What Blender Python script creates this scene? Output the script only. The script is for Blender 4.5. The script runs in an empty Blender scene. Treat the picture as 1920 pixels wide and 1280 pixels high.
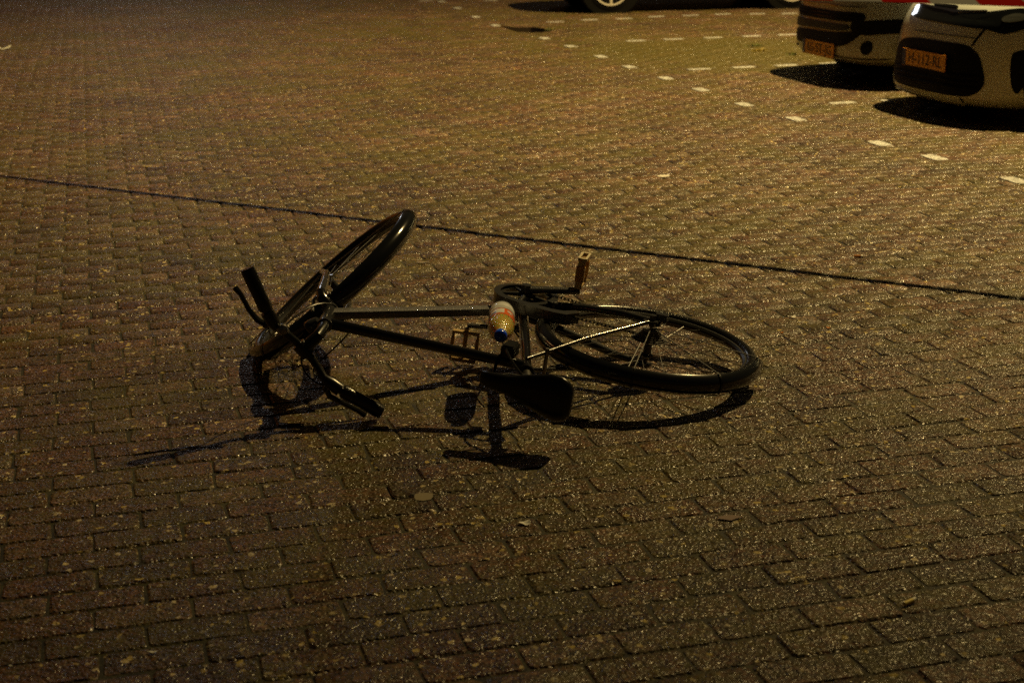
import bpy, bmesh, math, random
import numpy as np
from mathutils import Vector, Matrix

random.seed(7); RNG = np.random.default_rng(7)
SC = bpy.context.scene; COL = SC.collection
R_ = math.radians

# ------------------------------------------------------------------ camera
FPX, PITCH, ROLL, CAMH = 2850.0, R_(16.8), R_(0.7), 1.48
fwd = Vector((0, math.cos(PITCH), -math.sin(PITCH)))
dn0 = Vector((0, -math.sin(PITCH), -math.cos(PITCH))); rt0 = Vector((1, 0, 0))
cr, sr = math.cos(ROLL), math.sin(ROLL)
rt = rt0*cr + dn0*sr; dn = rt0*(-sr) + dn0*cr
cam = bpy.data.cameras.new('camera'); camo = bpy.data.objects.new('camera', cam); COL.objects.link(camo)
m = Matrix((( rt.x, -dn.x, -fwd.x, 0), (rt.y, -dn.y, -fwd.y, 0), (rt.z, -dn.z, -fwd.z, CAMH), (0, 0, 0, 1)))
camo.matrix_world = m
cam.sensor_width = 36; cam.lens = 36*FPX/1920; cam.clip_start = .05; cam.clip_end = 400
cam.dof.use_dof = True; cam.dof.focus_distance = 4.75; cam.dof.aperture_fstop = 5.0
SC.camera = camo
# ------------------------------------------------------------------ night sky
W = bpy.data.worlds.new('World'); SC.world = W; W.use_nodes = True
nt = W.node_tree; bg = nt.nodes['Background']
sky = nt.nodes.new('ShaderNodeTexSky'); sky.sky_type = 'NISHITA'; sky.sun_disc = False
sky.sun_elevation = R_(1); sky.sun_rotation = R_(-30)
glow = nt.nodes.new('ShaderNodeMix'); glow.data_type = 'RGBA'; glow.blend_type = 'MULTIPLY'; glow.inputs[0].default_value = 1
glow.inputs[7].default_value = (1.0, .74, .50, 1)      # town light scattered in the low cloud
nt.links.new(sky.outputs[0], glow.inputs[6]); nt.links.new(glow.outputs[2], bg.inputs[0]); bg.inputs[1].default_value = 0.013
# ------------------------------------------------------------------ exposure
SC.view_settings.view_transform = 'Standard'; SC.view_settings.look = 'None'
SC.view_settings.exposure = 0; SC.view_settings.gamma = 1; SC.view_settings.use_curve_mapping = False
SC.cycles.use_denoising = False; SC.cycles.sample_clamp_indirect = 1.5
SC.cycles.max_bounces = 5; SC.cycles.caustics_reflective = False; SC.cycles.caustics_refractive = False
LAMP = Vector((6.83, 12.13, 12.5)); LAMP_W = 17800.0; LAMP_C = (1.0, .715, .275)
FAR_LAMP = Vector((-7.6, 33.0, 8.6)); FAR_W = 270.0; FAR_C = (.92, .96, 1.0)

TH = R_(15.0)
U = Vector((math.cos(TH), math.sin(TH), 0)); V = Vector((-math.sin(TH), math.cos(TH), 0))

# ------------------------------------------------------------------ helpers
def ground_at(px, py, z=0.0):
    """Where the sight line of a photograph pixel meets the height z (used to survey positions)."""
    d = rt*(px-960) + dn*(py-640) + fwd*FPX
    return Vector((0, 0, CAMH)) + d*((z-CAMH)/d.z)

class MB:
    def __init__(s): s.v = []; s.f = []
    def add(s, vs, fs):
        o = len(s.v); s.v += [tuple(v) for v in vs]; s.f += [tuple(i+o for i in f) for f in fs]; return s
    def box(s, lo, hi):
        x0, y0, z0 = lo; x1, y1, z1 = hi
        return s.add([(x0,y0,z0),(x1,y0,z0),(x1,y1,z0),(x0,y1,z0),(x0,y0,z1),(x1,y0,z1),(x1,y1,z1),(x0,y1,z1)],
                     [(0,3,2,1),(4,5,6,7),(0,1,5,4),(1,2,6,5),(2,3,7,6),(3,0,4,7)])
    def tube(s, path, r, n=12, caps=True, sec=None, upv=None):
        P = [Vector(p) for p in path]; k = len(P)
        rs = [r]*k if not hasattr(r, '__len__') else list(r)
        T = [(P[min(i+1,k-1)]-P[max(i-1,0)]).normalized() for i in range(k)]
        a = Vector(upv) if upv is not None else (Vector((0,0,1)) if abs(T[0].z) < .9 else Vector((1,0,0)))
        a = (a - T[0]*a.dot(T[0])).normalized()
        rings = []
        for i in range(k):
            a = (a - T[i]*a.dot(T[i])).normalized(); b = T[i].cross(a)
            ring = []
            for j in range(n):
                t = 2*math.pi*j/n
                if sec is None: ca, cb = math.cos(t), math.sin(t)
                else: ca, cb = sec(t)
                ring.append(P[i] + a*(ca*rs[i]) + b*(cb*rs[i]))
            rings.append(ring)
        vs = [v for rg in rings for v in rg]; fs = []
        for i in range(k-1):
            for j in range(n):
                j2 = (j+1) % n
                fs.append((i*n+j, i*n+j2, (i+1)*n+j2, (i+1)*n+j))
        if caps:
            fs.append(tuple(range(n-1, -1, -1))); fs.append(tuple((k-1)*n+j for j in range(n)))
        return s.add(vs, fs)
    def torus(s, c, R, r, ax='y', n=64, k=12, a0=0, a1=None, sec=None):
        """swept ring in the local x-z plane; sec = list of (radial, y) offsets"""
        c = Vector(c); full = a1 is None
        pts = sec or [(r*math.cos(2*math.pi*j/k), r*math.sin(2*math.pi*j/k)) for j in range(k)]
        closed_sec = sec is None or sec[0] == sec[-1]
        if closed_sec and sec is not None: pts = pts[:-1]
        m_ = n if full else n+1; vs = []; fs = []; q = len(pts)
        for i in range(m_):
            t = 2*math.pi*i/n if full else a0+(a1-a0)*i/n
            for (dr, dy) in pts:
                vs.append(c+Vector(((R+dr)*math.cos(t), dy, (R+dr)*math.sin(t))))
        for i in range(n):
            i2 = (i+1) % m_
            for j in range(q if closed_sec else q-1):
                j2 = (j+1) % q
                fs.append((i*q+j, i*q+j2, i2*q+j2, i2*q+j))
        if not full and closed_sec:
            fs.append(tuple(range(q))); fs.append(tuple((m_-1)*q+j for j in range(q-1, -1, -1)))
        return s.add(vs, fs)
    def lathe(s, prof, A, B, n=20):
        """profile (t along A->B in metres, radius)"""
        A = Vector(A); T = (Vector(B)-A).normalized()
        a = Vector((0,0,1)) if abs(T.z) < .9 else Vector((1,0,0)); a = (a-T*a.dot(T)).normalized(); b = T.cross(a)
        vs = []; fs = []
        for (t, r) in prof:
            for j in range(n):
                w = 2*math.pi*j/n; vs.append(A+T*t+(a*math.cos(w)+b*math.sin(w))*max(r, 1e-5))
        for i in range(len(prof)-1):
            for j in range(n):
                j2 = (j+1) % n; fs.append((i*n+j, i*n+j2, (i+1)*n+j2, (i+1)*n+j))
        return s.add(vs, fs)
    def prism(s, poly, y0, y1):
        """polygon in x-z extruded along y"""
        n = len(poly)
        vs = [(x, y0, z) for x, z in poly]+[(x, y1, z) for x, z in poly]
        fs = [tuple(range(n)), tuple(range(2*n-1, n-1, -1))]+[(i, i+n, (i+1) % n+n, (i+1) % n) for i in range(n)]
        return s.add(vs, fs)
    def build(s, name, mat, parent=None, xf=None, smooth=True, angle=40, bevel=0):
        vs = s.v if xf is None else [tuple(xf(Vector(v))) for v in s.v]
        me = bpy.data.meshes.new(name); me.from_pydata(vs, [], s.f)
        bm = bmesh.new(); bm.from_mesh(me); bmesh.ops.delete(bm, geom=[v for v in bm.verts if not v.link_faces], context='VERTS'); bmesh.ops.recalc_face_normals(bm, faces=bm.faces)
        if bevel: bmesh.ops.bevel(bm, geom=bm.edges[:], offset=bevel, segments=2, affect='EDGES', clamp_overlap=True)
        bm.to_mesh(me); bm.free()
        if smooth:
            me.shade_smooth(); me.set_sharp_from_angle(angle=R_(angle))
        me.materials.append(mat)
        o = bpy.data.objects.new(name, me); COL.objects.link(o)
        if parent is not None: o.parent = parent
        return o

def tag(o, label=None, cat=None, group=None, kind=None):
    if label: o['label'] = label
    if cat: o['category'] = cat
    if group: o['group'] = group
    if kind: o['kind'] = kind
    return o
def empty(name, mw, label, cat, group=None):
    o = bpy.data.objects.new(name, None); COL.objects.link(o); o.matrix_world = mw
    o.empty_display_size = .1
    return tag(o, label, cat, group)

# ------------------------------------------------------------------ materials
def mat(name, col, rough=.5, metal=0, coat=0, spec=.5, trans=0, noise=0, nscale=30, bump=0, bscale=200, alpha=1, emit=None, estr=0, drops=0):
    M = bpy.data.materials.new(name); M.use_nodes = True; t = M.node_tree; b = t.nodes['Principled BSDF']
    b.inputs['Base Color'].default_value = (*col, 1); b.inputs['Roughness'].default_value = rough
    b.inputs['Metallic'].default_value = metal; b.inputs['Coat Weight'].default_value = coat
    b.inputs['Coat Roughness'].default_value = .08
    b.inputs['Specular IOR Level'].default_value = spec; b.inputs['Transmission Weight'].default_value = trans
    b.inputs['Alpha'].default_value = alpha
    if emit: b.inputs['Emission Color'].default_value = (*emit, 1); b.inputs['Emission Strength'].default_value = estr
    tc = t.nodes.new('ShaderNodeTexCoord')
    if noise:
        n = t.nodes.new('ShaderNodeTexNoise'); n.inputs['Scale'].default_value = nscale; n.inputs['Detail'].default_value = 6
        t.links.new(tc.outputs['Object'], n.inputs['Vector'])
        mx = t.nodes.new('ShaderNodeMix'); mx.data_type = 'RGBA'; mx.blend_type = 'MULTIPLY'; mx.inputs[0].default_value = noise
        mx.inputs[6].default_value = (*col, 1)
        rp = t.nodes.new('ShaderNodeValToRGB'); rp.color_ramp.elements[0].position = .3; rp.color_ramp.elements[1].position = .7
        rp.color_ramp.elements[0].color = (.25,.22,.18,1)
        t.links.new(n.outputs['Fac'], rp.inputs[0]); t.links.new(rp.outputs[0], mx.inputs[7]); t.links.new(mx.outputs[2], b.inputs['Base Color'])
        mr = t.nodes.new('ShaderNodeMapRange'); mr.inputs[3].default_value = min(1, rough*1.5); mr.inputs[4].default_value = rough*.7
        t.links.new(n.outputs['Fac'], mr.inputs[0]); t.links.new(mr.outputs[0], b.inputs['Roughness'])
    last = None
    if bump:
        n2 = t.nodes.new('ShaderNodeTexNoise'); n2.inputs['Scale'].default_value = bscale; n2.inputs['Detail'].default_value = 3
        t.links.new(tc.outputs['Object'], n2.inputs['Vector'])
        bp = t.nodes.new('ShaderNodeBump'); bp.inputs['Strength'].default_value = bump; bp.inputs['Distance'].default_value = .002
        t.links.new(n2.outputs['Fac'], bp.inputs['Height']); last = bp
    if drops:   # rain drops sitting on the surface
        vo = t.nodes.new('ShaderNodeTexVoronoi'); vo.inputs['Scale'].default_value = 210
        t.links.new(tc.outputs['Object'], vo.inputs['Vector'])
        mr = t.nodes.new('ShaderNodeMapRange'); mr.inputs[1].default_value = .36; mr.inputs[2].default_value = .1
        t.links.new(vo.outputs['Distance'], mr.inputs[0])
        bp = t.nodes.new('ShaderNodeBump'); bp.inputs['Strength'].default_value = drops; bp.inputs['Distance'].default_value = .0015
        t.links.new(mr.outputs[0], bp.inputs['Height'])
        if last: t.links.new(last.outputs[0], bp.inputs['Normal'])
        last = bp
        t.links.new(bp.outputs[0], b.inputs['Coat Normal'])
    if last: t.links.new(last.outputs[0], b.inputs['Normal'])
    return M

def brick_material(name, joined, kind='brick'):
    M = bpy.data.materials.new(name); M.use_nodes = True; t = M.node_tree; N = t.nodes; L = t.links
    b = N['Principled BSDF']
    geo = N.new('ShaderNodeNewGeometry')
    def noise(sc, det=4, rough=.55):
        n = N.new('ShaderNodeTexNoise'); n.inputs['Scale'].default_value = sc; n.inputs['Detail'].default_value = det
        n.inputs['Roughness'].default_value = rough; L.new(geo.outputs['Position'], n.inputs['Vector']); return n
    def ramp(src, p0, p1, c0, c1):
        r = N.new('ShaderNodeValToRGB'); r.color_ramp.elements[0].position = p0; r.color_ramp.elements[1].position = p1
        r.color_ramp.elements[0].color = c0; r.color_ramp.elements[1].color = c1; L.new(src, r.inputs[0]); return r
    def mix(f, a, c, blend='MIX'):
        mx = N.new('ShaderNodeMix'); mx.data_type = 'RGBA'; mx.blend_type = blend
        if hasattr(f, 'links'): L.new(f, mx.inputs[0])
        else: mx.inputs[0].default_value = f
        for s_, k in ((a, 6), (c, 7)):
            if hasattr(s_, 'links'): L.new(s_, mx.inputs[k])
            else: mx.inputs[k].default_value = s_
        return mx.outputs[2]
    def math_(op, a, c=0):
        mm = N.new('ShaderNodeMath'); mm.operation = op
        for s_, k in ((a, 0), (c, 1)):
            if hasattr(s_, 'links'): L.new(s_, mm.inputs[k])
            else: mm.inputs[k].default_value = s_
        return mm.outputs[0]
    if joined:
        at = N.new('ShaderNodeAttribute'); at.attribute_name = 'rnd'; rnd = at.outputs['Fac']
    else:
        oi = N.new('ShaderNodeObjectInfo'); rnd = oi.outputs['Random']
    if kind == 'white':
        base = mix(rnd, (.62,.64,.66,1), (.74,.76,.78,1))
        w = noise(38, 8, .75); base = mix(ramp(w.outputs[0], .44, .62, (0,0,0,1), (1,1,1,1)).outputs[0], base, (.12,.10,.07,1))
        moss_amt = .2
    else:
        r = N.new('ShaderNodeValToRGB'); e = r.color_ramp.elements
        e[0].position = 0; e[0].color = (.050,.030,.018,1); e[1].position = 1; e[1].color = (.158,.098,.072,1)
        x = e.new(.35); x.color = (.108,.054,.032,1); x = e.new(.7); x.color = (.072,.048,.032,1)
        L.new(rnd, r.inputs[0]); base = r.outputs[0]
        n1 = noise(9, 6); base = mix(.7, base, ramp(n1.outputs[0], .3, .75, (.6,.58,.55,1), (1.3,1.25,1.2,1)).outputs[0], 'MULTIPLY')
        moss_amt = 1
    # coarse washed-out aggregate: single grains of different colour
    def vor(sc, w=None):
        v = N.new('ShaderNodeTexVoronoi'); v.inputs['Scale'].default_value = sc; L.new(geo.outputs['Position'], v.inputs['Vector']); return v
    v1 = vor(150); sep = N.new('ShaderNodeSeparateColor'); L.new(v1.outputs['Color'], sep.inputs[0])
    v2 = vor(85); sep2 = N.new('ShaderNodeSeparateColor'); L.new(v2.outputs['Color'], sep2.inputs[0])
    if kind != 'white':
        base = mix(.95, base, ramp(sep.outputs[0], 0, 1, (.10,.09,.08,1), (2.15,2.08,2.0,1)).outputs[0], 'MULTIPLY')
        nd = noise(30, 6, .75); base = mix(.9, base, ramp(nd.outputs[0], .36, .64, (.35,.33,.30,1), (1.5,1.45,1.4,1)).outputs[0], 'MULTIPLY')
        nst = noise(.75, 5, .6); base = mix(.85, base, ramp(nst.outputs[0], .35, .65, (.62,.58,.55,1), (1.22,1.2,1.15,1)).outputs[0], 'MULTIPLY')
        nclump = noise(7, 4, .6)
        thr = math_('ADD', sep.outputs[1], math_('MULTIPLY', nclump.outputs[0], .22))
        pale = ramp(thr, 1.03, 1.06, (0,0,0,1), (1,1,1,1)).outputs[0]
        base = mix(pale, base, mix(sep.outputs[2], (.50,.37,.08,1), (.60,.50,.33,1)))
        pale2 = ramp(sep2.outputs[1], .975, .985, (0,0,0,1), (1,1,1,1)).outputs[0]
        base = mix(pale2, base, mix(sep2.outputs[2], (.62,.46,.10,1), (.66,.56,.40,1)))
    # moss and slime film
    nm = noise(3.1, 9, .68); nm2 = noise(34, 5, .7); nl = noise(.42, 4, .6)
    ms = math_('ADD', math_('MULTIPLY', nm.outputs[0], .5), math_('MULTIPLY', nm2.outputs[0], .32))
    ms = math_('ADD', ms, math_('MULTIPLY', nl.outputs[0], .22))
    vd = N.new('ShaderNodeVectorMath'); vd.operation = 'SUBTRACT'; L.new(geo.outputs['Position'], vd.inputs[0]); vd.inputs[1].default_value = (1.9, 13.9, 0)
    vs_ = N.new('ShaderNodeVectorMath'); vs_.operation = 'MULTIPLY'; L.new(vd.outputs[0], vs_.inputs[0]); vs_.inputs[1].default_value = (.55, .62, 0)
    vl_ = N.new('ShaderNodeVectorMath'); vl_.operation = 'LENGTH'; L.new(vs_.outputs[0], vl_.inputs[0])
    mb_ = N.new('ShaderNodeMapRange'); mb_.inputs[1].default_value = 1.15; mb_.inputs[2].default_value = .2; mb_.inputs[3].default_value = 0; mb_.inputs[4].default_value = .13; L.new(vl_.outputs['Value'], mb_.inputs[0])
    ms = math_('ADD', ms, mb_.outputs[0])
    mf = ramp(ms, .472, .588, (0,0,0,1), (1,1,1,1)).outputs[0]
    mosscol = mix(nm2.outputs[0], (.036,.037,.001,1), (.125,.104,.003,1))
    base = mix(math_('MULTIPLY', mf, .72*moss_amt), base, mosscol)
    L.new(base, b.inputs['Base Color'])
    # relief
    nb = noise(95, 1.5, .5); nb2 = noise(26, 3)
    ng_ = noise(165, 0, .5)
    h = math_('ADD', math_('MULTIPLY', nb.outputs[0], 1.3), math_('MULTIPLY', ng_.outputs[0], .75))
    h = math_('ADD', h, math_('MULTIPLY', nb2.outputs[0], 2.2))
    bp = N.new('ShaderNodeBump'); bp.inputs['Strength'].default_value = 1.0; bp.inputs['Distance'].default_value = .0040
    L.new(h, bp.inputs['Height']); L.new(bp.outputs[0], b.inputs['Normal'])
    rr = ramp(sep.outputs[2], .1, .9, (.28,)*3+(1,), (.80,)*3+(1,)).outputs[0]
    L.new(rr, b.inputs['Roughness']); b.inputs['Specular IOR Level'].default_value = .48
    b.inputs['Coat Weight'].default_value = .20; b.inputs['Coat Roughness'].default_value = .16
    L.new(bp.outputs[0], b.inputs['Coat Normal'])
    return M

M_BR1 = brick_material('brick_single', False); M_BRJ = brick_material('brick_joined', True)
M_WHT = brick_material('brick_white', False, 'white')

def ground_material():
    M = bpy.data.materials.new('shaded_joint_sand'); M.use_nodes = True; t = M.node_tree; N = t.nodes; L = t.links; b = N['Principled BSDF']
    geo = N.new('ShaderNodeNewGeometry')
    mp = N.new('ShaderNodeMapping'); mp.inputs['Rotation'].default_value = (0, 0, -TH); L.new(geo.outputs['Position'], mp.inputs['Vector'])
    br = N.new('ShaderNodeTexBrick'); br.inputs['Scale'].default_value = 1; br.inputs['Brick Width'].default_value = .206; br.inputs['Row Height'].default_value = .103
    br.inputs['Mortar Size'].default_value = .004; br.inputs['Color1'].default_value = (.12,.085,.07,1); br.inputs['Color2'].default_value = (.08,.058,.048,1)
    br.inputs['Mortar'].default_value = (.03,.026,.012,1); L.new(mp.outputs[0], br.inputs['Vector'])
    n = N.new('ShaderNodeTexNoise'); n.inputs['Scale'].default_value = 18; n.inputs['Detail'].default_value = 7; L.new(geo.outputs['Position'], n.inputs['Vector'])
    rp = N.new('ShaderNodeValToRGB'); rp.color_ramp.elements[0].position = .4; rp.color_ramp.elements[1].position = .62
    rp.color_ramp.elements[0].color = (.010,.008,.005,1); rp.color_ramp.elements[1].color = (.045,.040,.006,1); L.new(n.outputs[0], rp.inputs[0])  # sand and moss tones, darkened to stand for shade in the shallow joints
    # only far outside the laid bricks does the sheet itself carry the brick pattern
    sx = N.new('ShaderNodeSeparateXYZ'); L.new(geo.outputs['Position'], sx.inputs[0])
    ab = N.new('ShaderNodeMath'); ab.operation = 'ABSOLUTE'; L.new(sx.outputs[0], ab.inputs[0])
    ml = N.new('ShaderNodeMath'); ml.operation = 'MULTIPLY_ADD'; ml.inputs[1].default_value = -.37; L.new(sx.outputs[1], ml.inputs[0]); L.new(ab.outputs[0], ml.inputs[2])
    g1 = N.new('ShaderNodeMath'); g1.operation = 'GREATER_THAN'; g1.inputs[1].default_value = 1.45; L.new(ml.outputs[0], g1.inputs[0])
    g2 = N.new('ShaderNodeMath'); g2.operation = 'GREATER_THAN'; g2.inputs[1].default_value = 23.0; L.new(sx.outputs[1], g2.inputs[0])
    g3 = N.new('ShaderNodeMath'); g3.operation = 'LESS_THAN'; g3.inputs[1].default_value = 1.7; L.new(sx.outputs[1], g3.inputs[0])
    a1 = N.new('ShaderNodeMath'); a1.operation = 'MAXIMUM'; L.new(g1.outputs[0], a1.inputs[0]); L.new(g2.outputs[0], a1.inputs[1])
    a2 = N.new('ShaderNodeMath'); a2.operation = 'MAXIMUM'; L.new(a1.outputs[0], a2.inputs[0]); L.new(g3.outputs[0], a2.inputs[1])
    mx = N.new('ShaderNodeMix'); mx.data_type = 'RGBA'; L.new(a2.outputs[0], mx.inputs[0]); L.new(rp.outputs[0], mx.inputs[6]); L.new(br.outputs[0], mx.inputs[7])
    L.new(mx.outputs[2], b.inputs['Base Color'])
    n2 = N.new('ShaderNodeTexNoise'); n2.inputs['Scale'].default_value = 160; n2.inputs['Detail'].default_value = 4; L.new(geo.outputs['Position'], n2.inputs['Vector'])
    bp = N.new('ShaderNodeBump'); bp.inputs['Distance'].default_value = .003; L.new(n2.outputs[0], bp.inputs['Height']); L.new(bp.outputs[0], b.inputs['Normal'])
    b.inputs['Roughness'].default_value = .7
    return M

# ------------------------------------------------------------------ ground and brick paving
g = MB(); g.add([(-150,-60,-.0036),(150,-60,-.0036),(150,240,-.0036),(-150,240,-.0036)], [(0,1,2,3)])
tag(g.build('ground', ground_material(), smooth=False), kind='structure')
pav = bpy.data.objects.new('pavement', None); COL.objects.link(pav); tag(pav, kind='structure')

BL, BH, GAP = .206, .103, .0033
def inside(x, y): return 1.9 < y < 22.6 and abs(x) < .37*y + 1.2
# painted-white bricks: (surveyed photo pixel, laid across?)
VLINE = [(829,4),(858,16),(891,32),(928,48),(1023,73),(1072,88),(1125,106),(1181,126),(1248,147),(1318,170),(1397,197),(1497,225),(1642,267),(1747,294),(1900,337)]
ULINE = [(1041,41.5),(1106,38),(1169,35.2),(1232,32),(1294,29.2),(1356,27.3),(1420,26.6),(1481,26),(1193,77),(1265,74.7),(1338,71.3),(1410,68.3),(1474,65.2),
         (1310,129.8),(1392,125.8),(1475,123),(1555,118.7),(1575,192),(1673,187),(920,1.2),(800,11-9),(1540,24)]
forced = {}
def uv(p): return p.dot(U), p.dot(V)
whites = []
for (px, py) in VLINE:
    p = ground_at(px, py); u, v = uv(p); r0 = int(round(v/BH-1))
    for rr in (r0, r0+1): forced.setdefault(rr, []).append((u-BH/2, u+BH/2))
    whites.append((u, (r0+1)*BH, BH, 2*BH))
for (px, py) in ULINE:
    p = ground_at(px, py); u, v = uv(p); r0 = int(round(v/BH-.5))
    ofs = (r0 % 2)*BL/2
    u0 = round((u-BL/2-ofs)/BL)*BL+ofs if False else u-BL/2
    forced.setdefault(r0, []).append((u0, u0+BL)); whites.append((u0+BL/2, (r0+.5)*BH, BL, BH))
spans = []
vmin, vmax = -6, 24
for r in range(int(vmin/BH), int(vmax/BH)):
    vc = (r+.5)*BH
    shift = (r % 2)*BL/2 + .006*math.sin(r*1.7) + (BL/2 if (37 <= r <= 38) else 0)
    ivs = forced.get(r, [])
    for c in range(-45, 110):
        a, b_ = c*BL+shift, (c+1)*BL+shift
        mid = U*((a+b_)/2)+V*vc
        if not inside(mid.x, mid.y): continue
        segs = [(a, b_)]
        for (f0, f1) in ivs:
            ns = []
            for (s0, s1) in segs:
                if f1 <= s0 or f0 >= s1: ns.append((s0, s1)); continue
                if f0-s0 > .02: ns.append((s0, f0))
                if s1-f1 > .02: ns.append((f1, s1))
            segs = ns
        for (s0, s1) in segs: spans.append(((s0+s1)/2, vc, s1-s0, BH))

def brick_verts(L_, H_, rng, jit=.0013, deep=.028):
    """octagon-footed paver: worn top edge, sides; 24 vertices"""
    hx, hy = L_/2-GAP/2, H_/2-GAP/2
    c = .007 + .004*rng.random(); bvl = .0045+.002*rng.random()
    def octo(ix, cz):
        x, y = hx-ix, hy-ix
        return [(-x+cz,-y),(x-cz,-y),(x,-y+cz),(x,y-cz),(x-cz,y),(-x+cz,y),(-x,y-cz),(-x,-y+cz)]
    top = octo(bvl, c*.8); mid = octo(0, c); bot = octo(.001, c)
    j = (rng.random((8, 2))-.5)*2*jit*1.5
    V_ = []
    for k, (ring, z) in enumerate(((top, 0), (mid, -.0045), (bot, -deep))):
        for i, (x, y) in enumerate(ring):
            V_.append((x+j[i,0]*(1.5 if k == 0 else 1), y+j[i,1]*(1.5 if k == 0 else 1), z + (0 if k else (rng.random()-.5)*.0008)))
    return np.array(V_)
BF = [tuple(range(8))]+[(i, 8+i, 8+(i+1) % 8, (i+1) % 8) for i in range(8)]+[(8+i, 16+i, 16+(i+1) % 8, 8+(i+1) % 8) for i in range(8)]
def proj(p):
    q = p-Vector((0,0,CAMH)); z = q.dot(fwd)
    return 960+FPX*q.dot(rt)/z, 640+FPX*q.dot(dn)/z, z
scored = []
for s in spans:
    p = U*s[0]+V*s[1]; x, y, z = proj(p)
    full = abs(s[2]-BL) < 1e-6
    vis = (-20 < x < 1940 and -10 < y < 1270) and full
    # pavers fully covered by the lying bicycle still count by size; the nearest ones show largest
    scored.append((1/z**3 if vis else 0, s))
scored.sort(key=lambda q: -q[0])
single, rest = [q[1] for q in scored[:300]], [q[1] for q in scored[300:]]
variants = []
for i in range(8):
    vv = brick_verts(BL, BH, RNG); me = bpy.data.meshes.new('brick'); me.from_pydata([tuple(v) for v in vv], [], BF)
    bm = bmesh.new(); bm.from_mesh(me); bmesh.ops.recalc_face_normals(bm, faces=bm.faces); bm.to_mesh(me); bm.free()
    me.materials.append(M_BR1); variants.append(me)
def sag(x, y):   # the paving has settled a little, unevenly
    return .004*math.sin(x*1.1+.7)*math.cos(y*.9) - .003
for (u, v, L_, H_) in single:
    p = U*u+V*v
    o = bpy.data.objects.new('brick', random.choice(variants)); COL.objects.link(o); o.parent = pav
    o.location = (p.x+random.gauss(0,.0005), p.y+random.gauss(0,.0005), random.gauss(0,.0008))
    o.rotation_euler = (random.gauss(0,.006), random.gauss(0,.005), TH+random.gauss(0,.004)+(math.pi if random.random() < .5 else 0))
n = len(rest); allv = np.zeros((n, 24, 3)); rn = RNG.random(n)
temps = {}
ct, st_ = math.cos(TH), math.sin(TH)
for i, (u, v, L_, H_) in enumerate(rest):
    vv = brick_verts(L_, H_, RNG)
    a = RNG.normal(0, .004); vv[:, 2] += vv[:, 0]*RNG.normal(0, .004)+vv[:, 1]*RNG.normal(0, .004)+RNG.normal(0, .0005)
    x = vv[:, 0]*math.cos(a)-vv[:, 1]*math.sin(a)+u; y = vv[:, 0]*math.sin(a)+vv[:, 1]*math.cos(a)+v
    allv[i, :, 0] = x*ct-y*st_; allv[i, :, 1] = x*st_+y*ct; allv[i, :, 2] = vv[:, 2]
me = bpy.data.meshes.new('bricks')
nf = len(BF); loops = np.concatenate([np.array(f) for f in BF]); starts = np.cumsum([0]+[len(f) for f in BF[:-1]]); tot = np.array([len(f) for f in BF])
me.vertices.add(n*24); me.vertices.foreach_set('co', allv.reshape(-1).astype(np.float32))
me.loops.add(n*len(loops)); me.loops.foreach_set('vertex_index', (loops[None, :]+(np.arange(n)*24)[:, None]).reshape(-1).astype(np.int32))
me.polygons.add(n*nf); me.polygons.foreach_set('loop_start', (starts[None, :]+(np.arange(n)*len(loops))[:, None]).reshape(-1).astype(np.int32))
me.update(calc_edges=True); me.validate()
at = me.attributes.new('rnd', 'FLOAT', 'POINT'); at.data.foreach_set('value', np.repeat(rn, 24).astype(np.float32))
me.materials.append(M_BRJ)
o = bpy.data.objects.new('bricks', me); COL.objects.link(o); o.parent = pav; o['kind'] = 'stuff'
wv = {}
for (u, v, L_, H_) in whites:
    key = (round(L_, 3), round(H_, 3))
    if key not in wv:
        vv = brick_verts(L_, H_, RNG); hx, hy = (L_*.47, H_*.40) if L_ > H_ else (L_*.42, H_*.44)
        ring = [(-hx,-hy*.7),(-hx*.8,-hy),(0,-hy*.95),(hx*.8,-hy),(hx,-hy*.6),(hx*.97,hy*.7),(hx*.7,hy),(0,hy*.93),(-hx*.85,hy),(-hx,hy*.6)]
        ex = [(x_, y_, .0011) for x_, y_ in ring]+[(x_*1.01, y_*1.01, -.001) for x_, y_ in ring]
        fx = [tuple(24+i for i in range(10))]+[(24+i, 34+i, 34+(i+1) % 10, 24+(i+1) % 10) for i in range(10)]
        me = bpy.data.meshes.new('white_brick'); me.from_pydata([tuple(q) for q in vv]+ex, [], BF+fx)
        bm = bmesh.new(); bm.from_mesh(me); bmesh.ops.recalc_face_normals(bm, faces=bm.faces); bm.to_mesh(me); bm.free()
        me.materials.append(M_BR1); me.materials.append(M_WHT)
        for pg in me.polygons: pg.material_index = 1 if min(pg.vertices) >= 24 else 0
        wv[key] = me
    p = U*u+V*v; o = bpy.data.objects.new('white_brick', wv[key]); COL.objects.link(o); o.parent = pav
    o.location = (p.x, p.y, .0012); o.rotation_euler = (0, 0, TH+random.gauss(0, .006))

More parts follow.
